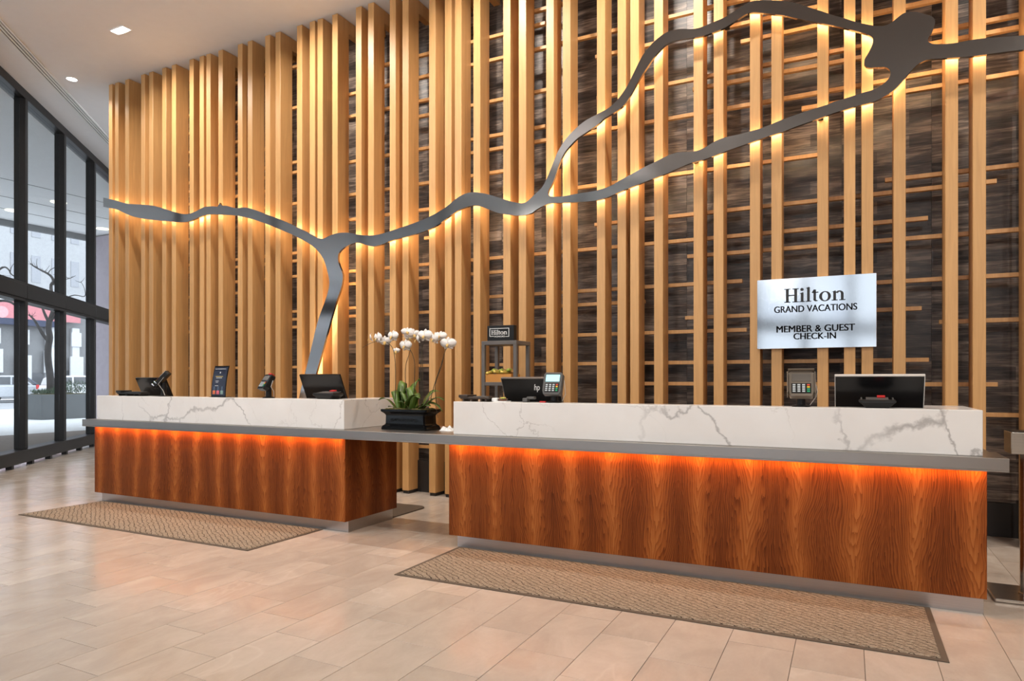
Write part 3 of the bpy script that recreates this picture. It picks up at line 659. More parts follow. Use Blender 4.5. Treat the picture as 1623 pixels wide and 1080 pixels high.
# ---------------------------------------------------------------- card terminals
def card_terminal(x, y, label, body, screen, rz=0, ztop=.205, tilt=-28, w=.145, h=.165, post=BLACK, red=False, shroud=True, extra=None):
    t = thing('card_terminal', label, 'card terminal', (x, y, ZM), rz)
    T = Matrix.Translation((0, .0, ztop-h*.46)) @ Matrix.Rotation(math.radians(tilt), 4, 'X')
    # base and post
    q = MB(); q.lathe((0,.02,.0005), [(.052,0),(.052,.006),(.03,.012)], 20); q.build('base', post, t, smooth=False)
    q = MB(); q.cyl((0,.02), .027, .024, .012, ztop-h*.62, 16); smoothed(q.build('post', post, t))
    out = [(-w/2+.012,-h/2),(w/2-.012,-h/2),(w/2,-h/2+.03),(w/2,h/2-.014),(w/2-.014,h/2),(-w/2+.014,h/2),(-w/2,h/2-.014),(-w/2,-h/2+.03)]
    R = T @ Matrix.Rotation(PI/2, 4, 'X')
    q = MB(); q.prism(out, -.022, .022, R); q.build('body', body, t, bevel=.004, seg=2)
    q = MB(); q.box(-w*.36, w*.36, -.0245, -.022, h*.08, h*.38, T); q.build('screen', screen, t)
    q = MB(); q.box(-w*.37, w*.37, -.024, -.022, -h*.40, h*.0, T); q.build('keypad', BLACK, t)
    kk = {0: MB(), 1: MB(), 2: MB(), 3: MB()}
    for r in range(4):
        for c in range(4):
            xk = -w*.27+c*w*.18; zk = -h*.07-r*h*.085
            idx = 0 if c < 3 else (3, 2, 1, 1)[r]
            kk[idx].box(xk-w*.055, xk+w*.055, -.0265, -.024, zk-h*.028, zk+h*.028, T)
    for i, m in enumerate((KEYW, KEYG, KEYY, KEYR)): kk[i].build('key_group', m, t)
    if shroud:
        q = MB(); q.box(-w/2-.006, -w/2, -.045, .02, -h*.45, h*.42, T).box(w/2, w/2+.006, -.045, .02, -h*.45, h*.42, T).box(-w/2, w/2, -.045, .02, h*.5, h*.5+.006, T); q.build('shroud', body, t, bevel=.002)
    q = MB(); q.tube([T @ Vector((w/2+.004,.01,h*.2)), T @ Vector((w/2+.016,.02,-h*.2)), Vector((w/2+.01,.03,.06)), Vector((.05,.045,.01))], .0022, 6); q.build('cable', BEZ, t)
    if red: q = MB(); q.box(.0, w*.36, -.026, .01, h*.47, h*.56, T); q.build('card_slot', RED, t, bevel=.002)
    return t
card_terminal((XP(1248,4.36)+XP(1292,4.36))/2, 4.355, 'taupe card terminal with coloured keys below the check-in sign', TAUPE, SCRG, rz=.08)
card_terminal((XP(861,4.36)+XP(893,4.36))/2, 4.36, 'card terminal with a lit blue screen beside the logo monitor', DGREY, SCRC, ztop=.205, tilt=-20, w=.14, shroud=False, rz=.05)
card_terminal((XP(406,4.36)+XP(439,4.36))/2, 4.36, 'black card terminal with red slot on a post, left counter middle', BLACK, SCRG, rz=-.35, ztop=.205, tilt=-32, red=True, shroud=False, w=.15, h=.15)
t = card_terminal(XP(256,4.36), 4.36, 'black and chrome card terminal on a post in front of the window-end monitor', BLACK, SCRG, rz=-.9, ztop=.255, tilt=-42, w=.10, h=.20, shroud=False)
T = Matrix.Translation((0, .0, .255-.2*.46)) @ Matrix.Rotation(math.radians(-42), 4, 'X')
MB().box(-.054,.054,-.03,.0,-.085,-.075,T).box(-.054,.054,-.03,.0,-.052,-.044,T).box(-.054,-.046,-.03,.0,-.085,-.044,T).box(-.05,.05,-.024,-.0215,.02,.10,T).build('chrome_trim', CHROME, t, bevel=.001)

def pad(x, label, w, h=.055, red=False, y=4.37, rz=0, feet=False, mat=BLACK):
    t = thing('signature_pad' if not feet else 'telephone_tray', label, 'card reader' if not feet else 'tray', (x, y, ZM), rz)
    if feet:
        MB().box(-w/2, w/2, -.05, .05, .018, h*.72).build('tray_body', mat, t, bevel=.006)
        MB().prism([(-w/2-.008,-.055),(-w/2+.07,-.055),(-w/2+.09,.055),(-w/2-.008,.055)], h*.55, h).build('handle_rest', mat, t, bevel=.004)
        for fx in (-w/2+.03, -w*.1, w*.22, w/2-.03):
            MB().box(fx-.006, fx+.006, -.046, .046, .0005, .0185).build('foot', mat, t)
        MB().box(-w*.05, w*.42, -.04, .04, h*.72, h*.80).build('cover', DGREY, t, bevel=.002)
    else:
        R = [[Vector((a, b, z)) for a, b in ((-k*w/2,-.055*m),(k*w/2,-.055*m),(k*w/2,.065),(-k*w/2,.065))] for z, k, m in ((.0005,.62,.8),(h*.45,.86,1),(h*.62,1,1.05),(h*.86,.97,.9))]
        MB().rings(R).build('body', mat, t, bevel=.003)
        T = Matrix.Translation((0,.0,h*.86)) @ Matrix.Rotation(math.radians(9), 4, 'X')
        MB().box(-w*.30, w*.30, -.035, .045, .0, .006, T).build('screen', DGREY, t, bevel=.001)
        for sg_ in (-1, 1): MB().box(sg_*w*.42-w*.02, sg_*w*.42+w*.02, -.045, .05, .0, .004, T).build('side_rail', DGREY, t)
        if red: MB().box(.0, w*.22, .02, .055, .0065, .016, T).build('card_slot', RED, t, bevel=.002)
    return t
pad((XP(1360,4.37)+XP(1421,4.37))/2, 'low black signature pad with red slot in front of the pale-rimmed monitor', .19, red=True)
pad((XP(497,4.37)+XP(542,4.37))/2, 'low black signature pad with red slot in front of the left-counter monitor by the ribbon', .25, .06, red=True, rz=-.1)
pad((XP(190,4.37)+XP(231,4.37))/2+.01, 'long low black tray on small feet at the window end of the left counter', .38, .055, feet=True)
pad((XP(733,4.37)+XP(781,4.37))/2, 'low dark brown tray on small feet at the left end of the right counter', .25, .05, feet=True, mat=plain('brown black plastic', (.04,.026,.018), .5))

# small things beside the logo monitor
X = (XP(831,4.37)+XP(848,4.37))/2
sc = thing('barcode_scanner', 'small grey scanner in front of the logo monitor', 'scanner', (X, 4.37, ZM))
MB().box(-.045,-.005,-.03,.02,.0005,.03).build('body', DGREY, sc, bevel=.004); MB().prism([(-.012,-.03),(.045,-.02),(.045,.02),(-.012,.03)], .022, .040).build('head', DGREY, sc, bevel=.004)
tag(MB().box(0,.045,-.012,.012,.0005,.010).build('red_clip', RED, bevel=.002), 'tiny red clip on the counter beside the blue-screen terminal', 'clip').location = (XP(856,4.35), 4.35, ZM)
q = MB(); q.box(-.05,.05,-.045,.045,.0005,.006); o = tag(q.build('card_stack', WHITE, bevel=.001), 'small stack of white cards between the brown tray and the logo monitor', 'cards'); o.location = (XP(796,4.38), 4.38, ZM)
q = MB(); q.lathe((0,0,.0005), [(.028,0),(.036,.012),(.038,.016),(.033,.016),(.026,.006)], 20); o = tag(q.build('candy_dish', plain('brown dish', (.16,.07,.04), .4)), 'little brown dish of sweets on the white cards beside the logo monitor', 'dish'); o.location = (XP(797,4.38), 4.38, ZM+.0065)
for i in range(7):
    q = MB(); a = i*2.4; r = .018 if i else 0
    q.lathe((0,0,0), [(.001,-.008),(.007,-.004),(.009,0),(.007,.004),(.001,.008)], 8)
    o = q.build('sweet', PACK[(i*2) % 3], smooth=True); o.location = (XP(797,4.38)+r*math.cos(a), 4.38+r*math.sin(a), ZM+.0255)
    tag(o, 'wrapped sweet in the little brown dish', 'sweet', 'sweets in the brown dish')
q = MB(); q.box(-.025,.025,-.02,.02,.0005,.028); o = tag(q.build('paper_cup_lid', WHITE, bevel=.006), 'small crumpled white packet next to the brown tray', 'packet'); o.location = (XP(785.5,4.37), 4.37, ZM); o.name = 'white_packet'

# framed notice on the left counter
fs_ = thing('framed_notice', 'dark blue framed notice with a drinks picture on the left counter', 'sign', ((XP(328,4.36)+XP(361,4.36))/2, 4.37, ZM), -.05)
fw, fh = .20, .292
M = Matrix.Rotation(math.radians(-13), 4, 'X')
def curved(x0, x1, z0, z1, y, mat, name, th=.002, n=8):
    q = MB(); L = []
    for i in range(n+1):
        z = z0+(z1-z0)*i/n; b = .030*(z/fh)**2*1.4
        L.append((z, y+b))
    R = [[Vector((x0, b, z)), Vector((x1, b, z)), Vector((x1, b+th, z)), Vector((x0, b+th, z))] for z, b in L]
    q.rings(R); return q.build(name, mat, fs_)
NAVY = plain('navy print', (.018,.022,.045), .3); GOLD = plain('gold print', (.55,.42,.12), .4)
curved(-fw/2, fw/2, .004, fh, 0, BLACKG, 'frame', .006); curved(-fw/2+.008, fw/2-.008, .02, fh-.012, -.001, NAVY, 'poster', .0008)
MB().box(-fw/2, fw/2+.01, -.02, .06, .0005, .004).build('base', BLACKG, fs_)
curved(-.055, .045, .19, .196, -.0022, GOLD, 'title_line', .001, 1); curved(-.045, .035, .178, .182, -.0022, WHITE, 'text_line', .001, 1)
curved(-.05, -.005, .150, .153, -.0022, WHITE, 'text_line', .001, 1); curved(-.045, -.01, .138, .141, -.0022, WHITE, 'text_line', .001, 1); curved(-.05, -.005, .105, .108, -.0022, WHITE, 'text_line', .001, 1)
curved(-.006, .006, .222, .236, -.0022, WHITE, 'emblem', .001, 1); curved(-.08, .07, .262, .265, -.0022, WHITE, 'text_line', .001, 1)
for i, (gx, c) in enumerate(((-.06,(.70,.16,.05)), (-.005,(.62,.12,.16)), (.05,(.22,.34,.30)))):
    mt = plain('drink print', c, .4, var=.3, nscale=40); curved(gx-.018, gx+.018, .028, .062, -.0022, mt, 'glass_print', .001, 2); curved(gx-.004, gx+.006, .062, .10, -.0022, plain('bottle print', (.10,.16,.24), .4), 'bottle_print', .001, 2)

# ---------------------------------------------------------------- orchid planter on the ledge
opx = -3.20; opy = 4.545
op = thing('orchid_planter', 'white orchids in a glossy black rectangular planter on the steel ledge', 'plant', (opx, opy, ZL))
W_, D_ = .215, .108
prof = [(1.03,1.05,.0),(1.03,1.05,.014),(1.0,1.0,.03),(.93,.90,.04),(.90,.86,.05),(.89,.85,.115),(.93,.90,.128),(1.0,1.0,.14),(1.05,1.08,.148),(1.05,1.08,.166)]
R = []
for a, b, z in prof:
    x, y, c = W_*a, D_*b, .012
    R.append([Vector(p) for p in ((-x+c,-y,z),(x-c,-y,z),(x,-y+c,z),(x,y-c,z),(x-c,y,z),(-x+c,y,z),(-x,y-c,z),(-x,-y+c,z))])
for a, b, z in ((.93,.90,.166),(.93,.90,.150)):
    x, y, c = W_*a, D_*b, .01
    R.append([Vector(p) for p in ((-x+c,-y,z),(x-c,-y,z),(x,-y+c,z),(x,y-c,z),(x-c,y,z),(-x+c,y,z),(-x,y-c,z),(-x,-y+c,z))])
MB().rings(R).build('pot', CERAM, op, bevel=.002)
# moulded leaf scroll along the pot front
sc_ = MB()
for i in range(7):
    x = -.115+i*.038; sgn = 1 if i % 2 else -1
    sc_.tube([Vector((x+.018*math.cos(a)*(1-a/9), -D_*.86-.003, .080+sgn*.012*math.sin(a)*(1-a/9))) for a in [j*.6 for j in range(9)]], [.0045]*9, 6)
sc_.build('scroll_relief', CERAM, op, smooth=True)
q = MB(); random.seed(3)
for i in range(150):
    x, y = random.uniform(-.19,.19), random.uniform(-.088,.088); r = random.uniform(.012,.024)
    q.lathe((x,y,.156), [(.001,-r*.5),(r*.8,-r*.2),(r,r*.25),(r*.6,r*.7),(.001,r*.85)], 7)
o = q.build('moss', MOSS, op, smooth=True); o['kind'] = 'stuff'
def leaf(x, y, az, L, w, rise, droop, twist=0):
    L *= 1.2; w *= 1.12
    q = MB(); n = 10; c = Vector((x, y, .155)); d = Vector((math.cos(az), math.sin(az), 0)); s = Vector((-math.sin(az), math.cos(az), 0)); R = []
    for i in range(n+1):
        t = i/n; p = c+d*L*(t*.85)+Vector((0,0,rise*math.sin(min(1,t*1.15)*PI/2)-droop*t**3))
        ww = w*math.sin(PI*(.12+.86*t))**.7*(1-.1*t) if t < 1 else .002
        tw = s*math.cos(twist*t)+Vector((0,0,1))*math.sin(twist*t); th = Vector((0,0,.0015))
        R.append([p-tw*ww+Vector((0,0,.18*ww)), p-th, p+tw*ww+Vector((0,0,.18*ww)), p+th])
    return q.rings(R).build('leaf', LEAFM, op, smooth=True)
for a in ((-.10,-.01,2.0,.20,.038,.24,.02,.6),(-.06,.02,1.4,.16,.040,.25,.01,-.7),(-.05,-.02,-.25,.19,.034,.15,.03,.4),(.0,.0,2.75,.17,.036,.16,.03,.5),(.02,-.02,.35,.20,.030,.07,.01,.3),
          (.05,.0,2.55,.22,.040,.20,.03,-.5),(.06,.02,.1,.22,.026,.09,.10,.2),(.08,-.03,-.1,.14,.03,.05,.01,.3),(-.12,-.02,3.3,.17,.030,.11,.03,.3),(.10,-.02,.9,.17,.036,.17,.02,.3),(-.09,-.03,2.6,.16,.034,.17,.03,-.4),(.12,-.01,.15,.19,.028,.13,.05,.2),(.03,-.03,-.5,.14,.034,.14,.04,.3),(.02,-.04,3.6,.10,.030,.08,.02,.4),(-.13,.02,2.9,.14,.03,.03,.01,.2),(.10,.03,.5,.17,.022,.12,.03,.3)):
    leaf(*a)
for pts in ([(.10,0,.16),(.20,-.02,.26),(.28,-.03,.24),(.32,-.04,.17)], [(.08,0,.16),(.17,.01,.22),(.24,0,.20),(.27,-.01,.10)]):
    MB().tube(pts, .0018, 5).build('air_root', STEMM, op)
def opt(px, py, dy=0):      # point above the planter
    Y = opy+dy; return Vector((XP(px, Y)-opx, dy, ZP(px, py, Y)-ZL))
def spline(P, m=5):
    out = []; n = len(P)
    for i in range(n-1):
        p0, p1, p2, p3 = P[max(i-1,0)], P[i], P[i+1], P[min(i+2,n-1)]
        for j in range(m):
            t = j/m; out.append(.5*((2*p1)+(p2-p0)*t+(2*p0-5*p1+4*p2-p3)*t*t+(3*p1-p0-3*p2+p3)*t**3))
    out.append(P[-1]); return out
def stem(P, r0=.0032, r1=.0016):
    P = spline(P); n = len(P); return MB().tube(P, [r0+(r1-r0)*i/(n-1) for i in range(n)], 6).build('stem', STEMM, op, smooth=True)
stem([opt(626,640,-.02), opt(627,600,-.02), opt(626,570,-.02), opt(622,552,-.02), opt(613,543,-.02), opt(598,541,-.02), opt(584,546,-.02), opt(575,551,-.03)])
stem([opt(648,645,.0), opt(643,610,.0), opt(643,580,.0), opt(650,556,0), opt(646,545,0), opt(643,532,0)])
stem([opt(655,645,.03), opt(657,600,.03), opt(657,575,.03), opt(652,558,.03), opt(643,548,.03), opt(630,553,.03)])
stem([opt(670,648,.0), opt(670,600,0), opt(669,560,.0), opt(668,545,0), opt(662,536,0)])
stem([opt(668,648,.02), opt(667,600,.02), opt(668,560,.02), opt(671,545,.02), opt(675,536,.02)])
stem([opt(681,640,-.01), opt(688,612,-.01), opt(697,585,-.01), opt(704,562,-.01), opt(706,550,-.01), opt(697,542,-.01)])
stem([opt(692,640,.02), opt(690,610,.02), opt(700,580,.02), opt(705,558,.02), opt(712,548,.02)])
stem([opt(622,541,-.02), opt(630,536,-.02), opt(640,533,-.01), opt(648,534,0)], .0018, .0014)
def flower(px, py, size, az=0, tilt=0, dy=0):
    size *= 1.22
    c = opt(px, py, dy-.012); q = MB()
    Mx = Matrix.Translation(c) @ Matrix.Rotation(az, 4, 'Z') @ Matrix.Rotation(tilt, 4, 'X')
    def petal(ang, L, w, fwd):
        d = Vector((math.cos(ang), 0, math.sin(ang))); s = Vector((-math.sin(ang), 0, math.cos(ang))); R = []
        for i in range(7):
            t = i/6; ww = w*math.sin(PI*(.10+.86*t))**.75 if i < 6 else w*.12
            p = d*L*t+Vector((0, -fwd*math.sin(t*PI)*.4+.012*t*t+fwd, 0)); th = Vector((0,.0008,0))
            R.append([Mx @ (p-s*ww+Vector((0,.12*ww,0))), Mx @ (p-th), Mx @ (p+s*ww+Vector((0,.12*ww,0))), Mx @ (p+th)])
        q.rings(R)
    s_ = size
    for ang in (PI/2, -PI/2-.72, -PI/2+.72): petal(ang, s_*.45, s_*.17, .004)
    for ang in (.18, PI-.18): petal(ang, s_*.60, s_*.30, -.004)
    fo = q.build('flower', PETAL, op, smooth=True)
    l = MB(); R = []
    for z, y, w in ((.0,-.002,.004),(-.006,-.012,.007),(-.014,-.016,.006),(-.020,-.010,.002)):
        R.append([Mx @ Vector((1.7*w*math.cos(a), y-.008+w*.6*math.sin(a), 1.5*z)) for a in [k*PI/3 for k in range(6)]])
    l.rings(R).build('lip', LIPM, fo, smooth=True)
for a in ((587,536,.070,-.9,.2,-.02),(598,536,.092,-.4,.1,-.03),(610,541,.078,.5,.3,-.02),(622,533,.090,-.2,.05,-.02),(628,556,.045,.3,.2,.02),(646,526,.075,.6,-.2,0),(642,548,.094,-.1,.1,0),
          (656,530,.080,.9,.1,.02),(661,538,.076,-.8,.2,-.01),(673,532,.100,.0,.0,.0),(688,537,.096,-.6,.1,-.02),(697,533,.084,.1,-.2,.01),(710,545,.098,.2,.1,0),(648,535,.055,1.2,.1,.03)):
    flower(*a)
# folded napkin
nx, ny = XP(709,4.54), 4.55; q = MB(); G = 12
for i in range(G+1):
    for j in range(G+1):
        u, v = i/G*2-1, j/G*2-1; e = max(0, 1-abs(u)**4)*max(0, 1-abs(v)**4)
        q.v.append((u*.062+.006*math.sin(v*5), v*.055+.005*math.cos(u*6), .001+e*(.022+.009*math.sin(u*7+v*3)+.007*math.cos(v*9-u*2)+.006*math.sin(u*13-v*4))))
q.f = [[a*(G+1)+b, (a+1)*(G+1)+b, (a+1)*(G+1)+b+1, a*(G+1)+b+1] for a in range(G) for b in range(G)]
o = q.build('crumpled_napkin', WHITE); o.location = (nx, ny, ZL); tag(o, 'crumpled white napkin on the ledge beside the black planter', 'napkin')

# ---------------------------------------------------------------- steel stand at the right edge
st = thing('steel_stand', 'stainless steel stand with a box head at the right end of the counter', 'stand', (.90, 4.74, 0))
MB().box(-.17, .17, -.175, .175, .003, .022).build('base_plate', STANM, st, bevel=.003)
MB().box(-.16, .16, -.165, .165, 0, .003).build('base_pad', BLACK, st)
smoothed(MB().lathe((0,0,.022), [(.033,0),(.033,.006),(.026,.010),(.026,.80)], 28).build('post', STANM, st))
MB().box(-.08, .26, -.085, .11, .823, .945).build('head_box', STANM, st, bevel=.002)
MB().box(-.074, .254, -.079, .104, .9455, .949).build('top_inset', BLACK, st)

# ---------------------------------------------------------------- outside
PAVE = plain('pavement', (.60,.60,.60), .8, nscale=.6); ROAD = plain('asphalt', (.34,.345,.36), .85, nscale=.5); KERB = plain('kerb', (.55,.55,.55), .8)
SOFF = plain('soffit', (.86,.87,.88), .8, var=.02); FASC = plain('fascia', (.22,.23,.24), .6); PIER = plain('lilac stone pier', (.42,.37,.42), .7)
p = MB(); p.box(-32, 14, -40, 80, -.30, -.125); struct(p.build('sidewalk', PAVE))
p = MB()
# pavement up to the windows, outside the room footprint
pp = [wp(SB+1, -.2)[:2], wp(SA-1, -.2)[:2], (-32, -24), (-32, 40), (-16, 40)]
p.prism(pp[::-1], -.12, -.01); struct(p.build('pavement', PAVE))
p = MB(); p.box(-54.6, -32.3, -40, 80, -.30, -.16); struct(p.build('road', ROAD))
p = MB(); p.box(-32.3, -32.0, -40, 80, -.30, -.01); struct(p.build('trim_kerb', KERB))
cn = thing('entrance_canopy', 'pale flat canopy with round downlights outside the windows', 'canopy', (-17, 10, 0))
pp = [wp(SB+3, -.2)[:2], wp(SA-4, -.2)[:2], (-19.4, -18), (-19.4, 34), (-17, 34)]
q = MB(); q.prism([(a+17, b-10) for a, b in pp[::-1]], 5.38, 5.60); q.build('soffit', SOFF, cn)
q = MB(); q.box(-2.52, -2.41, -28, 24, 5.22, 5.62); q.build('fascia', FASC, cn)
for i, x in enumerate((1.5, 0, -1.2)):
    q = MB(); q.box(x, x+.012, -20, 22, 5.372, 5.38); q.build('joint_strip', FASC, cn)
for x, y in ((-18.2,9.2),(-16.4,9.25),(-18.2,11.4)):
    q = MB(); q.cyl((0,0), .16, .16, 5.365, 5.379, 20); o = q.build('downlight', LAMPX, cn); o.location = (x+17, y-10, 0)
tag(MB().box(-.4, .6, -.7, .7, 0, 5.37).build('stone_pier', PIER, bevel=.02), 'smooth lilac-grey stone pier outside, next to the slat wall end', 'pier').location = (-19.0, 12.58, -.01)

# building across the street
FX = -55.0
BG = plain('grey cladding', (.22,.22,.225), .7); BW = plain('pale stone', (.62,.62,.64), .7); BU = plain('pale upper facade', (.39,.39,.40), .8); BWIN = plain('pale window glass', (.31,.315,.34), .25)
DK = plain('dark shopfront glass', (.10,.105,.115), .2); PINK = plain('pink red banner', (.56,.21,.23), .7); NAV2 = plain('navy banner band', (.035,.045,.09), .6)
bd = thing('office_building', 'pale office block across the street with a red banner over its grey base', 'building', (FX, 32, 0))
def bp(name, mat, y0, y1, z0, z1, d0, d1, bevel=0): return MB().box(d0, d1, y0-32, y1-32, z0, z1).build(name, mat, bd, bevel)
bp('lower_storeys', BG, -70, 75, -.15, 7.2, -8, 0); bp('upper_storeys', BU, -70, 75, 7.2, 34, -8, .3)
bp('ledge_band', BW, -70, 75, 7.0, 7.5, .31, .6)
for i in range(26):
    y = 20.4+i*1.42
    bp('window', BWIN, y+.0, y+.62, 8.6, 10.6, .301, .34); 
    bp('window', BWIN, y+.0, y+.62, 12.0, 14.2, .301, .34)
    bp('window', BWIN, y+.0, y+.62, 15.6, 17.8, .301, .34)
for i in range(20):
    y = 20.5+i*1.9
    bp('stone_pier', BW, y, y+.55, -.1, 5.35, .01, .28); bp('stone_block', BW, y-.22, y+.78, 1.3+(i%2)*.5, 3.1+(i%2)*.4, .281, .42); bp('stone_block', BW, y-.1, y+.66, 3.9, 5.0, .281, .36)
    bp('shop_window', DK, y+.75, y+1.75, .5, 1.6+(i%3)*.2, .01, .06)
bn = thing('banner', 'red and navy banner hung across the building over the street', 'banner', (FX+.62, 27, 0))
MB().box(0, .05, -14, 5.3, 5.75, 6.98).build('red_field', PINK, bn); MB().box(.0, .06, -14, 3.6, 5.28, 5.748).build('navy_band', NAV2, bn)
vf = text_mesh('OU', .02); mb = fit(vf, 0, .46, 0, .30, 0, .01); mb.v = [(.075-v[1], v[0], v[2]) for v in mb.v]
o = mb.build('lettering', WHITE, bn); ylet = XP and (lambda px: (FX+.7)*0)(0)
def yat(px, X):
    r = (px-CX)/F; dx, dy = -SY_+CY_*r, CY_+SY_*r; t = X/dx; return t*dy
o.location = (0, yat(23.5, FX+.6)-27, 5.36)
q = MB(); q.cyl((0,0), .42, .42, 0, .02, 24, Matrix.Rotation(PI/2, 4, 'Y')); o = q.build('logo_disc', plain('light pink print', (.80,.36,.38), .6), bn); o.location = (.052, yat(2, FX+.6)-27, 6.15)

b2d = thing('reflection_building', 'pale building block added behind the viewer for the sign to reflect, out of view', 'building', (-25, -52, 0))  # unseen block added so the mirror sign reflects a facade instead of bright sky
MB().box(-29, 45, -8, 0, -.15, 34).build('facade', BU, b2d)
for i in range(14):
    for z in (2, 6, 10, 14): MB().box(-27+i*5, -24.5+i*5, .001, .05, z, z+2.2).build('window', BWIN, b2d)

# planter with bare tree and shrubs
PLM = plain('dark grey planter', (.085,.095,.10), .5)
c1 = PT(68, 665.7, 21.1); 
pt_ = thing('street_planter', 'long dark grey planter with evergreen shrubs on the pavement', 'planter', (-23.0, 13.05, -.01))
pl0 = MB(); pl0.box(-.38, .38, -.80, .80, 0, .80); pl0.build('trough', PLM, pt_, bevel=.01)
MB().box(-.33, .33, -.75, .75, .80, .82).build('soil', MOSS, pt_)
q = MB(); random.seed(11)
for i in range(1500):
    y = random.uniform(-.76,.76); x = random.uniform(-.36,.36); hh = .20+.16*math.sin(y*3.1+.5)+.06*math.sin(x*7); z = .82+random.random()*max(.08, hh)
    a = random.uniform(0, 6.28); b = random.uniform(.3,1.4); L = random.uniform(.06,.14); d = Vector((math.cos(a)*math.cos(b), math.sin(a)*math.cos(b), math.sin(b)))*L; s = Vector((-math.sin(a), math.cos(a), 0))*.012
    p0 = Vector((x,y,z)); q.add([p0-s, p0+s, p0+d], [(0,1,2)])
o = q.build('shrub_foliage', plain('shrub green', (.045,.085,.045), .7, var=.5, nscale=5), pt_); o['kind'] = 'stuff'
tr = thing('bare_tree', 'bare dark street tree growing in the grey planter outside', 'tree', (-23.06, 12.72, .822))
BARK = plain('dark bark', (.035,.032,.032), .9, var=.4)
def tp(px, py, t=21.7): return PT(px, py, t)-Vector((-23.06, 12.72, .822))
def branch(P, r0, r1, name='branch'):
    P = spline([tp(*a) if len(a) < 3 or a[2] > 5 else Vector(a) for a in P], 4); n = len(P)
    return MB().tube(P, [r0+(r1-r0)*i/(n-1) for i in range(n)], 7).build(name, BARK, tr, smooth=True)
branch([(80,626),(80,600),(77,575),(76,555),(79,535),(77,520),(79,505)], .115, .085, 'trunk')
branch([(79,508),(84,492),(84,478),(82,465),(81,452),(85,446),(81,438),(74,433),(66,429),(55,423),(48,418)], .065, .018)
branch([(78,512),(72,500),(68,490),(64,480),(60,470)], .05, .02); branch([(80,510),(88,500),(93,492),(98,480)], .045, .015)
branch([(76,540),(68,530),(61,518),(54,507),(46,499)], .06, .025)
branch([(84,452),(88,444),(92,436),(95,425)], .03, .010); branch([(76,434),(80,428),(88,424),(93,423)], .016, .006); branch([(60,426),(58,418),(59,410)], .012, .005)
branch([(84,450),(90,447),(100,444),(112,441),(120,437)], .018, .006); branch([(84,478,20.5),(100,474,20.5),(118,468,20.5),(134,470,20.5),(134,458,20.5),(128,446,20.5)], .022, .005)
for i in range(26):
    random.seed(i+50); x, y = random.choice([(60,426),(70,431),(92,436),(110,442),(52,420),(64,480),(96,484),(50,502),(128,448)]); dx, dy = random.uniform(-9,9), random.uniform(-13,2)
    branch([(x,y),(x+dx*.5,y+dy*.4),(x+dx,y+dy)], .009, .003, 'twig')
# second tree, mostly hidden by the window frames
t2 = thing('bare_tree', 'bare street tree left of the planter, only thin branches in view', 'tree', tuple(PT(-30, 634, 24)))
def b2(P, r0, r1, nm='branch'):
    P = spline([PT(a, b, 24)-Vector(t2.location) for a, b in P], 4); n = len(P); MB().tube(P, [r0+(r1-r0)*i/(n-1) for i in range(n)], 7).build(nm, BARK, t2, smooth=True)
b2([(-30,634),(-31,580),(-28,530),(-30,480)], .12, .07, 'trunk'); b2([(-30,500),(-15,482),(0,477),(14,478),(24,484),(30,492),(34,500)], .06, .03)
b2([(-30,480),(-12,440),(5,424),(14,428),(17,434),(24,439),(32,443)], .04, .014); b2([(16,432),(18,424),(22,418)], .018, .006); b2([(-5,432),(3,423),(12,425)], .012, .005); b2([(0,436),(10,437),(16,438)], .009, .004)

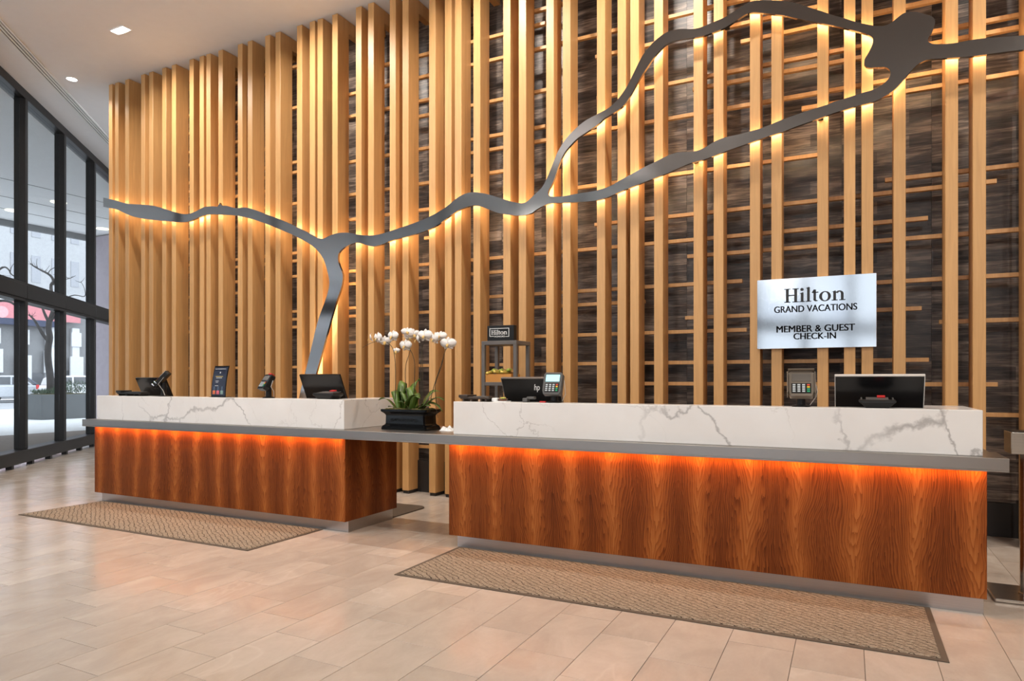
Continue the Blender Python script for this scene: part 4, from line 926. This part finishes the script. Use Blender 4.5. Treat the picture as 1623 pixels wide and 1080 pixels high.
def car(x, y, rz, paint, label, kind='suv', group=None):
    t = thing('car', label, 'car', (x, y, -.16), rz)
    L, Wd, H = (4.7, 1.85, 1.70)
    low = [(-2.35,.35),(2.35,.35),(2.38,.75),(2.25,1.0),(1.25,1.08),(-2.2,1.10),(-2.38,.9)]
    def ext(pts, w, nm, mat, bev=.05):
        R = Matrix.Rotation(PI/2, 4, 'X'); q = MB(); q.prism(pts, -w/2, w/2, R); return q.build(nm, mat, t, bevel=bev, seg=2)
    ext(low, Wd, 'body', paint, .07)
    ext([(-2.2,1.09),(1.25,1.07),(.55,1.62),(.2,1.70),(-1.7,1.68),(-2.05,1.5)], Wd*.86, 'cabin', paint, .06)
    for sgn in (-1, 1):
        yy = sgn*(Wd*.43+.004)
        for pts in ([(-1.95,1.14),(-1.2,1.14),(-1.2,1.58),(-1.75,1.58)], [(-1.1,1.14),(-.1,1.14),(-.1,1.60),(-1.1,1.60)], [(0,1.14),(.98,1.12),(.48,1.56),(0,1.60)]):
            q = MB(); q.prism(pts, -.004, .004, Matrix.Translation((0, yy, 0)) @ Matrix.Rotation(PI/2, 4, 'X')); q.build('side_window', DK, t)
    q = MB(); q.add([(1.27,-.7,1.12),(1.27,.7,1.12),(.64,.62,1.60),(.64,-.62,1.60),(1.25,-.7,1.10),(1.25,.7,1.10),(.62,.62,1.58),(.62,-.62,1.58)], [(0,1,2,3),(7,6,5,4),(0,4,5,1),(1,5,6,2),(2,6,7,3),(3,7,4,0)]); q.build('windscreen', DK, t)
    for wx in (-1.45, 1.45):
        for sgn in (-1, 1):
            M = Matrix.Translation((wx, sgn*.84, .34)) @ Matrix.Rotation(PI/2, 4, 'X')
            q = MB(); q.cyl((0,0), .34, .34, -.11, .11, 20, M); wv = q.build('wheel', BLACK, t, bevel=.02)
            q = MB(); q.cyl((0,0), .20, .20, -.115, .115, 14, M); q.build('hub', BEZ, wv)
    for sgn in (-1, 1):
        MB().box(2.28, 2.39, sgn*.72-.16, sgn*.72+.16, .72, .90).build('headlight', WHITE, t, bevel=.02); MB().box(-2.40, -2.30, sgn*.78-.10, sgn*.78+.10, .85, 1.12).build('tail_light', RED, t, bevel=.02)
    return t
CARD = plain('dark blue car paint', (.025,.04,.075), .2, coat=.5); CARS = plain('silver car paint', (.48,.50,.53), .25, coat=.5); CARW = plain('white car paint', (.72,.73,.74), .25, coat=.5)
a = PT(8, 633, 42); car(a.x, a.y, PI/2, CARS, 'silver suv on the street at the left edge of the window')
a = PT(14, 622, 55); car(-50.6, yat(12,-50.6)+.3, PI/2, CARD, 'dark blue car parked on the far side of the street')
a = PT(131, 618, 56); car(-44.0, yat(133,-44), PI/2, CARW, 'white suv passing on the street beyond the planter')
car(-50.5, yat(140,-50.5)+1, -PI/2, CARS, 'silver car parked across the street behind the white suv')
